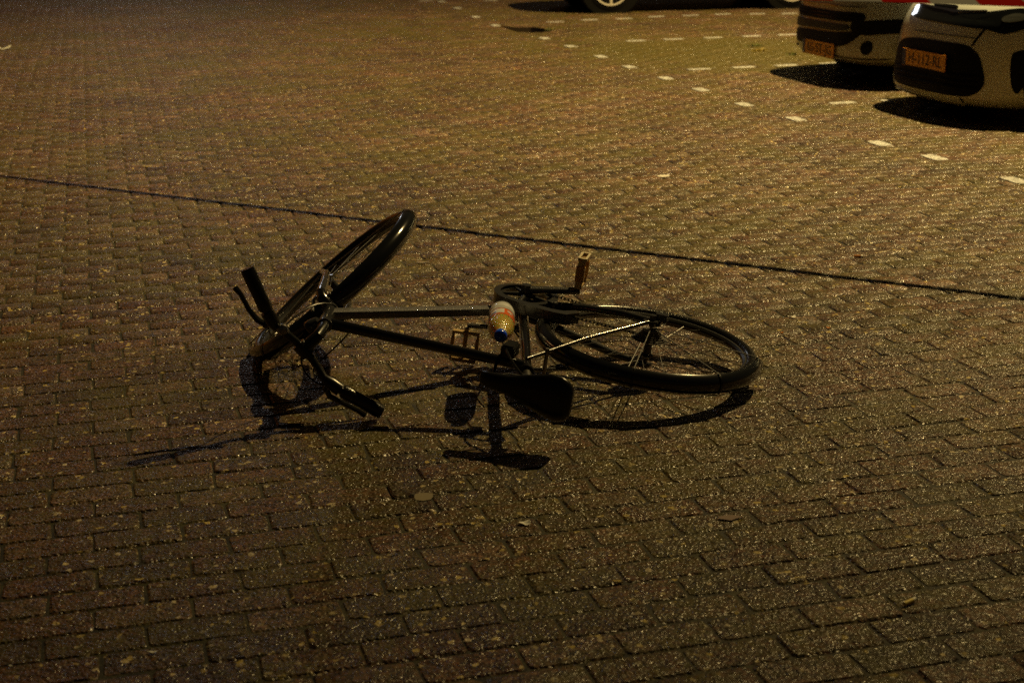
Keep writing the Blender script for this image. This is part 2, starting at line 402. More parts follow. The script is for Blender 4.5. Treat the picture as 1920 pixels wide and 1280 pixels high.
# ------------------------------------------------------------------ street lamps (outside the picture, they light it)
M_POLE = mat('galvanised_pole', (.25,.26,.26), .45, .8, noise=.4)
def street_lamp(head, foot, power, colr, aim, label, cone=150, r=.045):
    root = empty('street_lamp', Matrix.Translation(Vector((foot[0], foot[1], 0))), label, 'street lamp')
    f = Vector((foot[0], foot[1], 0)); h = Vector(head)-f
    arm = Vector((h.x, h.y, 0)); top = h.z+.15
    p = MB(); p.tube([(0,0,0),(0,0,.8)], .10, 16); p.tube([(0,0,.8),(0,0,top-.6)], [.075,.05], 16); p.build('pole', M_POLE, root)
    p = MB(); p.tube([(0,0,top-.62),(arm.x*.06,arm.y*.06,top-.2),(arm.x*.3,arm.y*.3,top),(arm.x*.92,arm.y*.92,top+.06)], [.045,.04,.035,.03], 12); p.build('arm', M_POLE, root)
    d = arm.normalized(); side = Vector((-d.y, d.x, 0)); c = Vector((h.x, h.y, top+.05))
    p = MB(); pts = []
    prof = [(-.35,.06,.03),(-.3,.12,.06),(0,.15,.085),(.3,.11,.06),(.36,.05,.02)]
    for (a, w_, t_) in prof:
        for k in range(12):
            q = 2*math.pi*k/12; pts.append(c+d*a+side*(w_*math.cos(q))+Vector((0,0,max(-.03, t_*math.sin(q)))))
    fs = [(i*12+k, i*12+(k+1) % 12, (i+1)*12+(k+1) % 12, (i+1)*12+k) for i in range(4) for k in range(12)]+[tuple(range(12)), tuple(48+k for k in range(12))]
    p.add(pts, fs); p.build('housing', M_POLE, root)
    p = MB(); p.lathe([(0,.0),(0,.09),(.012,.09),(.012,.0)], c+Vector((0,0,-.034)), c+Vector((0,0,-.06)), 24)
    p.build('lens', mat('lamp_lens', (.9,.85,.7), .3, emit=colr, estr=60), root)
    l = bpy.data.lights.new('lamp_light', 'SPOT'); l.energy = power; l.color = colr; l.spot_size = R_(cone); l.spot_blend = 1.0; l.shadow_soft_size = r
    lo = bpy.data.objects.new('lamp_light', l); COL.objects.link(lo)
    lo.matrix_world = Matrix.Translation(Vector(head)-Vector((0,0,.02))) @ (Vector(aim)-Vector(head)).to_track_quat('-Z', 'Y').to_matrix().to_4x4()
    w0 = lo.matrix_world.copy(); lo.parent = root; lo.matrix_parent_inverse = root.matrix_world.inverted(); lo.matrix_world = w0
    return root
street_lamp(LAMP, (8.4, 12.9), LAMP_W, LAMP_C, (2.2, 12.9, 0), 'tall warm street lamp standing behind the parked cars beyond the picture', cone=89, r=.10)
street_lamp(FAR_LAMP, (-8.9, 34.0), FAR_W, FAR_C, (0, 10, 0), 'distant cool white street lamp across the square beyond the picture', cone=160, r=.7)

# ------------------------------------------------------------------ bicycle
RM = np.array([[-0.94073756, -0.15027055, -0.30402567], [0.30273863, 0.03193276, -0.95253851], [0.15284686, -0.98812907, 0.01545235]])
TB = (0.03628999, 4.65155711, 0.18048607)
BM = Matrix([[*RM[0], TB[0]], [*RM[1], TB[1]], [*RM[2], TB[2]], [0, 0, 0, 1]])
RA = Vector((-.4268,0,.066)); FA = Vector((.6461,0,.066)); HB = Vector((.4778,0,.4257)); HT = Vector((.4312,0,.5744)); CC = Vector((.4695,0,.6749))
SCL = Vector((-.175,0,.5287)); AX = Vector((-.2986,0,.9544)); PE = Vector((.9544,0,.2986)); BB = Vector((0,0,0))
ST = Matrix(((.695,-.7126,-.0954),(.7126,.6652,.223),(-.0954,-.223,.9701)))
steer = lambda v: HB + ST @ (Vector(v)-HB)
Y = Vector((0,1,0))
M_FRAME = mat('wet_black_paint', (.006,.006,.007), .22, 0, coat=.9, bump=.05, bscale=90, drops=.08)
M_FRAME2 = mat('wet_dark_metal', (.055,.056,.060), .24, .2, coat=.9, bump=.05, bscale=90, drops=.18)
M_RUB = mat('wet_rubber', (.008,.008,.008), .24, bump=.10, bscale=150, drops=.3)
M_FEND = mat('fender_plastic', (.010,.011,.013), .16, coat=.5, bump=.10, bscale=40)
M_STEEL = mat('dull_steel', (.32,.31,.30), .3, .9, noise=.5, nscale=40)
M_BLKP = mat('black_plastic', (.006,.006,.006), .28, bump=.06, bscale=120, drops=.06)
M_SAD = mat('saddle_vinyl', (.008,.008,.008), .30, bump=.15, bscale=120)
M_CHAIN = mat('greasy_chain', (.03,.026,.02), .4, .7, noise=.5, nscale=120)
M_PED = mat('amber_pedal', (.66,.46,.20), .4, bump=.3, bscale=200, noise=.5, nscale=60)
M_SPK = mat('spoke_steel', (.30,.30,.30), .35, .9)
bike = empty('bicycle', BM, 'black city bicycle lying on its left side in the middle of the brick paving', 'bicycle')

sq = lambda t: (max(-1, min(1, 1.25*math.cos(t)))*.62, max(-1, min(1, 1.25*math.sin(t))))
f = MB()
def wtube(b_, a, c, r0, r1=None, n=14, sec=None, upv=None):
    a, c = Vector(a), Vector(c); b_.tube([a, a.lerp(c, .5), c], [r0, (r0+(r1 or r0))/2, r1 or r0], n, sec=sec, upv=upv)
p = MB(); wtube(p, HB+AX*.04, Vector((.012,0,.012)), .0215, .0205, 16, sec=sq, upv=Y); p.build('down_tube', mat('pale_sheen_paint', (.20,.20,.215), .30, coat=.8, noise=.5, nscale=45, drops=.5), bike)  # grey base is lightened to paint in the tube's pale sheen
p = MB(); wtube(p, HT-AX*.03, SCL*.955, .0165, .0150, 16); p.build('top_tube', M_FRAME, bike)
p = MB(); wtube(p, BB, SCL*1.02, .0160); p.tube([SCL*1.02, SCL*1.05], .0185, 16); p.build('seat_tube', M_FRAME, bike)
p = MB(); p.lathe([(0,.019),(0,.023),(.012,.023),(.014,.019),(.11,.019),(.115,.0225),(.156,.0225),(.158,.018)], HB-AX*.003, HT, 20); p.build('head_tube', M_FRAME2, bike)
p = MB(); p.tube([(0,-.036,0),(0,.036,0)], .022, 18); p.build('bottom_bracket', M_FRAME, bike)
for s in (-1, 1):
    wd = .016 if s < 0 else 0
    p = MB(); p.tube([(0,s*.022,0),(-.10,s*(.030+wd*.4),.006),(-.20,s*(.045+wd*.7),.016),(-.33,s*(.060+wd),.050),RA+Y*s*(.062+wd)], [.014,.0145,.0135,.0125,.009], 12); p.build('chain_stay', M_FRAME2, bike)
    p = MB(); p.tube([RA+Y*s*(.062+wd)+Vector((.006,0,.012)), (-.28,s*.048,.28), SCL*.93+Y*s*.017], [.0062,.0062,.0062], 10); p.build('seat_stay', M_FRAME2, bike)
    p = MB(); p.prism([(RA.x-.02,RA.z-.026),(RA.x+.022,RA.z-.018),(RA.x+.026,RA.z+.016),(RA.x+.008,RA.z+.03),(RA.x-.018,RA.z+.014)], s*(.060+wd), s*(.066+wd)); p.build('dropout', M_FRAME2, bike, smooth=False)
p = MB(); p.tube([(-.205,-.044,.44),(-.205,.044,.44)], .006, 8); p.build('stay_bridge', M_STEEL, bike)

# wheels
def wheel(name, c, xf, hubw, spokes=32, rear=False):
    R0 = .336
    root = MB().torus(c, R0-.018, .0175, n=80, k=14)
    tyre_sec = [(.0195*math.cos(t)+(.0015 if abs(math.sin(t)) < .75 and math.cos(t) > 0 else 0), .0225*math.sin(t)) for t in [2*math.pi*j/16 for j in range(16)]]
    tyre_sec.append(tyre_sec[0])
    w = MB().torus(c, .309, 0, n=80, sec=[(-.012,-.010),(.006,-.0115),(.006,.0115),(-.012,.010),(-.018,.004),(-.018,-.004),(-.012,-.010)]).build(name, M_STEEL_D, bike, xf)
    MB().torus(c, R0-.018, 0, n=96, sec=tyre_sec).build('tyre', M_RUB, w)
    for o_ in (w.children[-1],):
        for v in o_.data.vertices: v.co = xf(v.co) if xf else v.co
    hub = MB(); hw = hubw/2
    hub.lathe([(0,.0),(0,.005),(.012,.005),(.012,.009),(.02,.010),(.026,.022),(.030,.022),(.034,.013),(hubw-.034,.013),(hubw-.030,.022),(hubw-.026,.022),(hubw-.02,.010),(hubw-.012,.009),(hubw-.012,.005),(hubw,.005),(hubw,0)], c-Y*hw, c+Y*hw, 20)
    hub.build('hub', M_FRAME2, w, xf)
    me0 = None
    for k in range(spokes):
        a = 2*math.pi*k/spokes; sgn = 1 if k % 2 else -1; b_ = a + (.9 if (k//2) % 2 else -.9)
        P0 = c+Vector((.020*math.cos(b_), sgn*(hw-.028), .020*math.sin(b_))); P1 = c+Vector((.296*math.cos(a), sgn*.002, .296*math.sin(a)))
        MB().tube([P0, P1], .00105, 5).build('spoke', M_SPK, w, xf)
    return w
M_STEEL_D = mat('dark_rim', (.02,.02,.021), .4, .2, bump=.1)
rw = wheel('rear_wheel', RA, None, .118, rear=True)
fwh = wheel('front_wheel', FA, steer, .100)

# fenders with stays
def fender(c, a0, a1, xf, name):
    R0 = .334; sec = []
    for k in range(9):
        t = R_(-78+156*k/8); sec.append((.031*math.cos(t)-.012, .0315*math.sin(t)))
    inner = [(a*1.0-.0022, b_*.93) for (a, b_) in reversed(sec)]
    o = MB().torus(c, R0, 0, n=64, a0=a0, a1=a1, sec=sec+inner+[sec[0]]).build(name, M_FEND, bike, xf, angle=60)
    return o
def stay(par, c, ang, hw, xf):
    for s in (-1, 1):
        e = c+Vector((.336*math.cos(ang), s*.0320, .338*math.sin(ang)))
        MB().tube([c+Vector((.01*math.cos(ang), s*hw, .01*math.sin(ang))), e], .0018, 6).build('stay', M_SPK, par, xf)
    sec = [(.0335*math.cos(t)-.012, .034*math.sin(t)) for t in [R_(-85+170*k/8) for k in range(9)]]
    sec2 = [(a+.0012, b_) for a, b_ in reversed(sec)]
    MB().torus(c, .334, 0, n=2, a0=ang-.010, a1=ang+.010, sec=sec+sec2+[sec[0]]).build('clamp', M_BLKP, par, xf)
rf = fender(RA, R_(-12), R_(186), None, 'rear_fender')
for a in (95, 140, 184): stay(rf, RA, R_(a), .058, None)
ff = fender(FA, R_(22), R_(204), steer, 'front_fender')
for a in (26, 62, 200): stay(ff, FA, R_(a), .048, steer)

# fork
fk = MB(); fk.tube([HB-AX*.055-Y*.052, HB-AX*.022-Y*.042, HB-AX*.012, HB-AX*.022+Y*.042, HB-AX*.055+Y*.052], [.015,.017,.019,.017,.015], 14)
fk = fk.build('fork', M_FEND, bike, steer)
for s in (-1, 1):
    P = [HB-AX*.05+Y*s*.052, HB-AX*.16+Y*s*.055, HB-AX*.28+Y*s*.055+PE*.012, FA+Y*s*.053+AX*.012-PE*.006, FA+Y*s*.053]
    MB().tube(P, [.0145,.0135,.011,.0085,.008], 14).build('fork_blade', M_FRAME2, fk, steer)
# brake arms in front of the fork crown, small head light above them
for s in (-1, 1):
    MB().tube([HB-AX*.075+Y*s*.045+PE*.018, HB-AX*.03+Y*s*.05+PE*.03, HB+AX*.03+Y*s*.035+PE*.035], [.006,.006,.005], 8).build('brake_arm', M_FRAME2, fk, steer)
hl = MB(); hl.lathe([(0,.0),(0,.02),(.02,.027),(.035,.029),(.040,.026),(.041,.0)], HB+AX*.05+PE*.035, HB+AX*.05+PE*.09, 20); hl.build('headlight', M_FRAME2, fk, steer)
MB().tube([HB+AX*.02, HB+AX*.05+PE*.045], .006, 8).build('light_bracket', M_BLKP, fk, steer)

# stem and handlebar
stem = MB(); stem.tube([HT-AX*.01, HT+AX*.03, HT+AX*.07+PE*.012, CC-PE*.01], [.0175,.0165,.0175,.019], 16); stem.tube([CC-Y*.022, CC+Y*.022], .0215, 16)
stem = stem.build('stem', M_BLKP, bike, steer)
def bar(t, s):   # local handlebar curve
    return CC + Y*s*t
HP = lambda y, up, back: CC+Y*y+AX*up-PE*back
bar_pts = [HP(-.2775,.027,.050),HP(-.20,.032,.025),HP(-.14,.032,.004),HP(-.10,.022,-.006),HP(-.06,.004,-.003),HP(-.03,0,0),HP(.03,0,0),HP(.06,.004,-.003),HP(.10,.022,-.006),HP(.14,.032,.004),HP(.20,.032,.025),HP(.2775,.027,.050)]
hb = MB().tube(bar_pts, .0115, 14).build('handlebar', M_BLKP, bike, steer)
for s in (-1, 1):
    MB().tube([HP(s*.158,.032,.010),HP(s*.165,.032,.013),HP(s*.20,.032,.025),HP(s*.265,.0283,.046),HP(s*.281,.027,.0515)], [.018,.0210,.0200,.0212,.020], 16).build('grip', M_RUB, hb, steer)
    MB().tube([HP(s*.10,.023,-.006),HP(s*.122,.029,0),HP(s*.153,.032,.008)], [.0135,.0195,.0195], 16).build('gear_shifter', M_BLKP, hb, steer)
    MB().tube([HP(s*.122,.020,-.022),HP(s*.15,.016,-.034),HP(s*.19,.014,-.032+(.012 if s > 0 else 0)),HP(s*.235,.010,-.020+(.016 if s > 0 else 0)),HP(s*.262,.006,-.020+(.022 if s > 0 else 0))], [.009,.009,.0075,.0075,.009], 8).build('brake_lever', M_BLKP, hb, steer)
    MB().tube([HP(s*.118,.028,-.004),HP(s*.128,.018,-.03)], [.012,.009], 10).build('lever_clamp', M_BLKP, hb, steer)
MB().lathe([(0,.006),(.012,.007),(.016,.017),(.026,.018),(.034,.013),(.037,0)], HP(-.088,.020,0), HP(-.088,.09,.03), 16).build('bell', M_STEEL, hb, steer)
# cables: from the levers, a wide loop, back to the head tube (drawn in the bicycle's own space)
def bez(a, b_, c, d, n=14):
    return [a*((1-t)**3)+b_*(3*t*(1-t)**2)+c*(3*t*t*(1-t))+d*t**3 for t in [i/n for i in range(n+1)]]
for (a, b1, b2, e) in ((steer(HP(-.12,.02,-.02)), steer(HP(-.04,-.02,-.10)), HT+Vector((.10,-.07,.0)), HB+Vector((-.01,-.026,.02))),
                       (steer(HP(.12,.02,-.02)), steer(HP(.03,-.03,-.10)), HT+Vector((.09,.05,-.03)), HB+Vector((-.01,.026,.02))),
                       (steer(HP(.10,.012,-.01)), steer(HP(.04,-.02,-.07)), HT+Vector((-.05,.07,.06)), HT+Vector((-.06,.018,-.05)))):
    MB().tube(bez(Vector(a), Vector(b1), Vector(b2), Vector(e)), .0026, 6).build('cable', M_BLKP, hb)

# seatpost and saddle
SV = SCL.normalized()
MB().tube([SCL, SCL+SV*.115], .0135, 16).build('seat_post', M_STEEL, bike)
MB().torus((0,0,0), .017, .0, n=20, sec=[(0,-.009),(.006,-.009),(.006,.009),(0,.009),(0,-.009)]).build('seat_clamp', M_BLKP, bike, lambda v: SCL*1.045 + Vector((1,0,0))*v.x*1.0 + Y*v.z + SV*v.y)
sp = [(-.085,.010,.010,.672),(-.09,.020,.018,.680),(-.12,.024,.022,.690),(-.17,.028,.025,.694),(-.21,.040,.030,.698),(-.25,.052,.032,.702),(-.29,.064,.034,.709),(-.32,.066,.034,.714),(-.345,.057,.029,.716),(-.358,.040,.024,.714),(-.361,.012,.014,.710)]
p = MB(); n_ = 18; vs = []
for (x, hw, dp, z) in sp:
    for k in range(n_):
        t = 2*math.pi*k/n_; cy, cz = math.cos(t), math.sin(t)
        zz = z + (cz*.010 if cz > 0 else cz*dp) - .012*abs(cy)**3*(hw/.076)
        vs.append((x, hw*(abs(cy)**.8)*(1 if cy >= 0 else -1), zz))
fs = [(i*n_+k, i*n_+(k+1) % n_, (i+1)*n_+(k+1) % n_, (i+1)*n_+k) for i in range(len(sp)-1) for k in range(n_)]+[tuple(range(n_)), tuple((len(sp)-1)*n_+k for k in range(n_))]
p.add(vs, fs); sad = p.build('saddle', M_SAD, bike, angle=70)
for s in (-1, 1):
    MB().tube([(-.115,s*.008,.672),(-.16,s*.018,.652),(-.23,s*.022,.648),(-.30,s*.035,.672)], .0035, 8).build('rail', M_STEEL, sad)
MB().box((-.235,-.026,.638),(-.195,.026,.656)).build('saddle_clamp', M_FRAME2, sad, smooth=False, bevel=.002)

# drive train
CR = 3.5694884
cv = Vector((math.cos(CR), 0, math.sin(CR)))
ck = MB(); ck.tube([Vector((0,-.058,0)), Vector((0,-.084,0))], .016, 16); ck.tube([Vector((0,-.066,0)), cv*.085+Vector((0,-.074,0)), cv*.17+Vector((0,-.080,0))], [.019,.0155,.0165], 12, sec=lambda t: (math.cos(t)*.72, math.sin(t)), upv=Y)
ck = ck.build('crank', M_FRAME2, bike)
p = MB()
nt_ = 44; prof = []
for k in range(nt_*2):
    a = math.pi*k/nt_; rr = .0925 if k % 2 else .0875; prof.append((rr*math.cos(a), rr*math.sin(a)))
inner = [(.070*math.cos(math.pi*k/nt_), .070*math.sin(math.pi*k/nt_)) for k in range(nt_*2)]
N2 = nt_*2
vs = [(x,-.048,z) for x, z in prof]+[(x,-.048,z) for x, z in inner]+[(x,-.045,z) for x, z in prof]+[(x,-.045,z) for x, z in inner]
fs = []
for k in range(N2):
    k2 = (k+1) % N2
    fs += [(k,k2,N2+k2,N2+k),(2*N2+k,3*N2+k,3*N2+k2,2*N2+k2),(k,2*N2+k,2*N2+k2,k2),(N2+k,N2+k2,3*N2+k2,3*N2+k)]
p.add(vs, fs)
for j in range(5):
    a = 2*math.pi*j/5+.4; p.tube([(0,-.052,0),(.073*math.cos(a),-.0475,.073*math.sin(a))], [.009,.006], 8)
p.build('chainring', M_FRAME2, bike)
# chain guard: ring with a tail along the chain, flat top and a deep side wall
gp = []
for k in range(27):
    a = R_(-200+ k*10); 
    if -205 <= -200+k*10 <= 62: gp.append((.103*math.cos(a)-.004, .103*math.sin(a)+.004))
outl = gp+[(.0,.108),(-.06,.122),(-.13,.131),(-.17,.125),(-.200,.078)]
inn = []
for (x, z) in gp: 
    r_ = math.hypot(x+.004, z-.004); inn.append(((x+.004)*.80-.004, (z-.004)*.80+.004))
inn += [(.002,.086),(-.05,.096),(-.12,.106),(-.155,.100),(-.185,.068)]
outl = [q for q in outl]; N3 = len(outl)
p = MB(); vs = []
for (x, z) in outl: vs += [(x,-.056,z)]
for (x, z) in inn: vs += [(x,-.058,z)]
for (x, z) in outl: vs += [(x*1.01,-.022,z*1.01)]
for (x, z) in inn: vs += [(x,-.0555,z)]
for (x, z) in outl: vs += [(x*1.01*.985,-.022,z*.995)]
fs = []
for k in range(N3-1):
    fs += [(k,k+1,N3+k+1,N3+k),(k,2*N3+k,2*N3+k+1,k+1),(N3+k,N3+k+1,3*N3+k+1,3*N3+k),(3*N3+k,3*N3+k+1,4*N3+k+1,4*N3+k),(2*N3+k,4*N3+k,4*N3+k+1,2*N3+k+1)]
p.add(vs, fs); p.build('chain_guard', M_FRAME2, bike, angle=30)
# chain as links along both runs
def chain_run(P, n0):
    tot = sum((Vector(P[i+1])-Vector(P[i])).length for i in range(len(P)-1)); out = MB(); step = .0127; d = 0; i = 0; k = 0
    pts = []
    seglen = [(Vector(P[j+1])-Vector(P[j])).length for j in range(len(P)-1)]
    s_ = 0
    while s_ < tot:
        q = s_; j = 0
        while q > seglen[j]: q -= seglen[j]; j += 1
        pts.append(Vector(P[j]).lerp(Vector(P[j+1]), q/seglen[j])); s_ += step
    for j in range(len(pts)-1):
        a, b_ = pts[j], pts[j+1]; w_ = .0035 if j % 2 else .0024
        for s in (-1, 1):
            t = (b_-a).normalized(); nn = t.cross(Y).normalized()
            out.tube([a+Y*s*w_-t*.002, b_+Y*s*w_+t*.002], .0042, 6, sec=lambda q: (math.cos(q)*.16, math.sin(q)), upv=Y)
        out.tube([a-Y*.0038, a+Y*.0038], .003, 6)
    return out
cg = .0885
arc = [(cg*math.cos(R_(a)), -.0465, cg*math.sin(R_(a))) for a in range(-98, 101, 12)]
up = [(-.0,-.0465,cg), (-.40,-.040,.066+.034)]
lowr = [arc[0], (-.39,-.038,-.028)]
cm = chain_run([*(arc[::-1]), ][::1], 0)
cm2 = chain_run(up, 0); cm3 = chain_run(lowr, 0)
cm.add(cm2.v, cm2.f); cm.add(cm3.v, cm3.f); cm.build('chain', M_CHAIN, bike)
cs = MB()
for k, r_ in enumerate((.026,.030,.034,.039,.044,.050,.057)):
    y_ = -.050+k*.0046
    cs.lathe([(0,.012),(0,r_),(.0020,r_),(.0020,.012)], RA+Y*(y_), RA+Y*(y_+1), 36)
cs.build('cassette', M_STEEL, bike)
# derailleur
d0 = RA+Vector((-.010,-.088,-.026))
dd = MB(); dd.tube([RA+Y*-.098, RA+Y*-.062], .010, 14); dd.box(tuple(d0+Vector((-.030,-.012,-.012))), tuple(d0+Vector((.006,.012,.012)))); dd.tube([d0+Vector((-.012,0,0)), d0+Vector((-.006,.02,-.035)), d0+Vector((.012,.034,-.04))], [.011,.010,.008], 10)
dd = dd.build('derailleur', M_FRAME2, bike)
for (dx, dz) in ((.012,-.035),(.034,-.082)):
    MB().lathe([(0,.004),(0,.018),(.004,.020),(.006,.018),(.006,.004)], d0+Vector((dx,.034,dz)), d0+Vector((dx,1,dz)), 18).build('jockey_wheel', M_BLKP, dd)
MB().prism([(d0.x+.004,d0.z-.03),(d0.x+.02,d0.z-.03),(d0.x+.042,d0.z-.082),(d0.x+.028,d0.z-.09)], -.049, -.047).build('cage', M_STEEL, dd, smooth=False)
lc = MB(); lc.tube([Vector((0,.05,0)), Vector((0,.074,0))], .015, 14); lc.tube([Vector((0,.062,0)), -cv*.085+Vector((0,.068,0)), -cv*.17+Vector((0,.070,0))], [.0120,.0100,.0112], 12, sec=lambda t: (math.cos(t)*.72, math.sin(t)), upv=Y)
lc.build('crank', M_FRAME2, bike)
def pedal(c, s, rot):
    A = Vector((math.cos(rot), 0, math.sin(rot))); B = Vector((-math.sin(rot), 0, math.cos(rot)))
    q = lambda a, y, b_: c + A*a + Y*(s*y) + B*b_
    p = MB(); p.tube([q(0,0,0), q(0,.106,0)], .0075, 10); 
    for e in (-1, 1):
        # outer cage rails with toothed plates
        vs = [q(e*.036,.012,-.011),q(e*.043,.012,-.011),q(e*.043,.012,.011),q(e*.036,.012,.011),q(e*.036,.108,-.011),q(e*.043,.108,-.011),q(e*.043,.108,.011),q(e*.036,.108,.011)]
        p.add(vs, [(0,1,2,3),(4,7,6,5),(0,4,5,1),(1,5,6,2),(2,6,7,3),(3,7,4,0)])
    def bx(a0, a1, y0, y1, b0_, b1_, P):
        P.add([q(a0,y0,b0_),q(a1,y0,b0_),q(a1,y0,b1_),q(a0,y0,b1_),q(a0,y1,b0_),q(a1,y1,b0_),q(a1,y1,b1_),q(a0,y1,b1_)], [(0,1,2,3),(4,7,6,5),(0,4,5,1),(1,5,6,2),(2,6,7,3),(3,7,4,0)])
    bx(-.036,.036,.012,.020,-.010,.010,p)
    for e in (-1, 1): bx(-.036,.036,.100,.108,e*.0115-.003,e*.0115+.003,p)
    o = p.build('pedal', M_PED, bike, smooth=False, bevel=.0012)
    pe_ = MB()
    for e in (-1, 1): bx(-.040,.040,.1085,.112,e*.0115-.0035,e*.0115+.0035,pe_); bx(e*.038-.005,e*.038+.005,.1085,.112,-.0075,.0075,pe_)
    pe_.build('end_frame', M_PEND, o, smooth=False)
    for e in (-1, 1):
        vs = [q(e*.034,.035,-.014),q(e*.045,.035,-.014),q(e*.045,.035,.014),q(e*.034,.035,.014),q(e*.034,.085,-.014),q(e*.045,.085,-.014),q(e*.045,.085,.014),q(e*.034,.085,.014)]
        MB().add(vs, [(0,1,2,3),(4,7,6,5),(0,4,5,1),(1,5,6,2),(2,6,7,3),(3,7,4,0)]).build('reflector', M_REFL, o, smooth=False)
    return o
M_PEND = mat('worn_pedal_end', (.75,.66,.48), .4)
M_REFL = mat('pedal_reflector', (.55,.28,.05), .2, coat=.5)
pedal(cv*.17+Vector((0,-.086,0)), -1, R_(95))
pedal(-cv*.17+Vector((0,.078,0)), 1, R_(12))
# bottle cage, lock and its cable
SX = lambda z: SCL.x/SCL.z*z
cgm = MB()
for s in (-1, 1):
    cgm.tube([(SX(.16)+.02,s*.010,.16),(SX(.16)+.05,s*.036,.15),(SX(.24)+.065,s*.040,.24),(SX(.30)+.05,s*.036,.30),(SX(.30)+.02,s*.010,.30)], .003, 6)
cgm.build('bottle_cage', M_BLKP, bike)
lk = MB(); lk.box((-.128,-.050,.455),(-.088,-.010,.520)); lk = lk.build('cable_lock', M_BLKP, bike, smooth=False, bevel=.005)
MB().tube(bez(Vector((-.105,-.04,.52)), Vector((-.12,-.045,.56)), Vector((-.15,-.03,.60)), Vector((-.195,-.022,.645))), .004, 8).build('lock_cable', M_BLKP, lk)
MB().tube(bez(Vector((-.09,-.02,.52)), Vector((-.08,.03,.56)), Vector((-.10,.06,.60)), Vector((-.18,.04,.60))), .005, 8).build('lock_cable', M_BLKP, lk)

M_CAP = mat('blue_cap', (.02,.10,.95), .3, coat=.4)
for q_ in (M_CAP,):
    q_.node_tree.nodes['Principled BSDF'].inputs['Subsurface Weight'].default_value = .8; q_.node_tree.nodes['Principled BSDF'].inputs['Subsurface Scale'].default_value = .03
# plastic bottle held in the cage
b0 = BM @ Vector((.022,-.030,.165)); b1 = BM @ Vector((-.072,-.046,.475))
bd = (b1-b0).normalized(); bl = (b1-b0).length
bx_ = bd.cross(Vector((0,0,1))).normalized(); bz = bx_.cross(bd)
bmw = Matrix(((bx_.x, bz.x, -bd.x, b0.x),(bx_.y, bz.y, -bd.y, b0.y),(bx_.z, bz.z, -bd.z, b0.z),(0,0,0,1)))
bmw = Matrix(((bx_.x, -bz.x, bd.x, b0.x),(bx_.y, -bz.y, bd.y, b0.y),(bx_.z, -bz.z, bd.z, b0.z),(0,0,0,1)))
bot = empty('bottle', bmw, 'clear plastic drink bottle with blue cap and orange label held in the bicycle frame', 'bottle')
M_PET = bpy.data.materials.new('clear_plastic'); M_PET.use_nodes = True
t = M_PET.node_tree; b_ = t.nodes['Principled BSDF']
b_.inputs['Base Color'].default_value = (.70,.55,.12,1); b_.inputs['Roughness'].default_value = .14; b_.inputs['Coat Weight'].default_value = 1.0; b_.inputs['Coat Roughness'].default_value = .05
b_.inputs['Subsurface Weight'].default_value = .8; b_.inputs['Subsurface Scale'].default_value = .04; b_.inputs['Alpha'].default_value = .9
nz = t.nodes.new('ShaderNodeTexNoise'); nz.inputs['Scale'].default_value = 55; bpn = t.nodes.new('ShaderNodeBump'); bpn.inputs['Distance'].default_value = .0012
t.links.new(nz.outputs[0], bpn.inputs['Height']); t.links.new(bpn.outputs[0], b_.inputs['Normal']); t.links.new(bpn.outputs[0], b_.inputs['Coat Normal'])
RB = .039
M_FROST = mat('frosted_plastic', (.80,.82,.84), .22, coat=.6, bump=.5, bscale=70)
MB().lathe([(.003,0),(-.001,.014),(.001,.027),(.011,RB-.0012),(.03,RB+.0008),(.055,RB+.0008),(.060,RB-.002),(.068,RB+.0008),(.096,RB+.0008)], (0,0,0), (0,0,1), 36).build('bottle_base', M_FROST, bot, angle=60)
MB().lathe([(.004,0),(0,.014),(.002,.026),(.012,RB-.002),(.03,RB),(.055,RB),(.060,RB-.003),(.068,RB),(.115,RB),(.185,RB),(.215,RB-.003),(.243,RB-.013),(.260,.018),(.27,.0145)], (0,0,0), (0,0,1), 36).build('bottle_body', M_PET, bot, angle=60)
def sleeve(a0, a1, z0, z1, r, matl, name, slant=0):
    vs = []; k = 20
    for i in range(k+1):
        a = a0+(a1-a0)*i/k
        for (z, rr) in ((z0, r), (z1, r), (z1, r-.0005), (z0, r-.0005)):
            vs.append((rr*math.cos(a), rr*math.sin(a), z+slant*math.sin(a)))
    fs = [(i*4+j, i*4+(j+1) % 4, (i+1)*4+(j+1) % 4, (i+1)*4+j) for i in range(k) for j in range(4)]+[(0,1,2,3),(k*4+3,k*4+2,k*4+1,k*4)]
    return MB().add(vs, fs).build(name, matl, bot)
M_OR = mat('orange_print', (.95,.17,.02), .3, coat=.6); M_WH = mat('white_print', (.9,.9,.88), .3, coat=.6); M_BLU = mat('blue_print', (.03,.05,.45), .3, coat=.6)
lb = sleeve(-math.pi, math.pi*.999, .100, .168, RB+.0008, M_OR, 'label')

a_up = math.atan2(-1, 0)   # local -Y is the bottle's upper side
for (a0, a1, z0, z1, mt, nm, e) in ((a_up-.25,a_up+.80,.112,.160,M_WH,'print',.0014),(a_up+.35,a_up+.95,.142,.153,M_BLU,'print',.0020),(a_up-.95,a_up-.5,.122,.138,M_WH,'print',.0014)):
    o = sleeve(a0, a1, z0, z1, RB+e, mt, nm, .004); o.parent = lb
MB().lathe([(0,.0170),(.002,.0192),(.016,.0190),(.021,.0155),(.0235,.008),(.0240,0)], (0,0,.262), (0,0,1), 28).build('cap', M_CAP, bot)
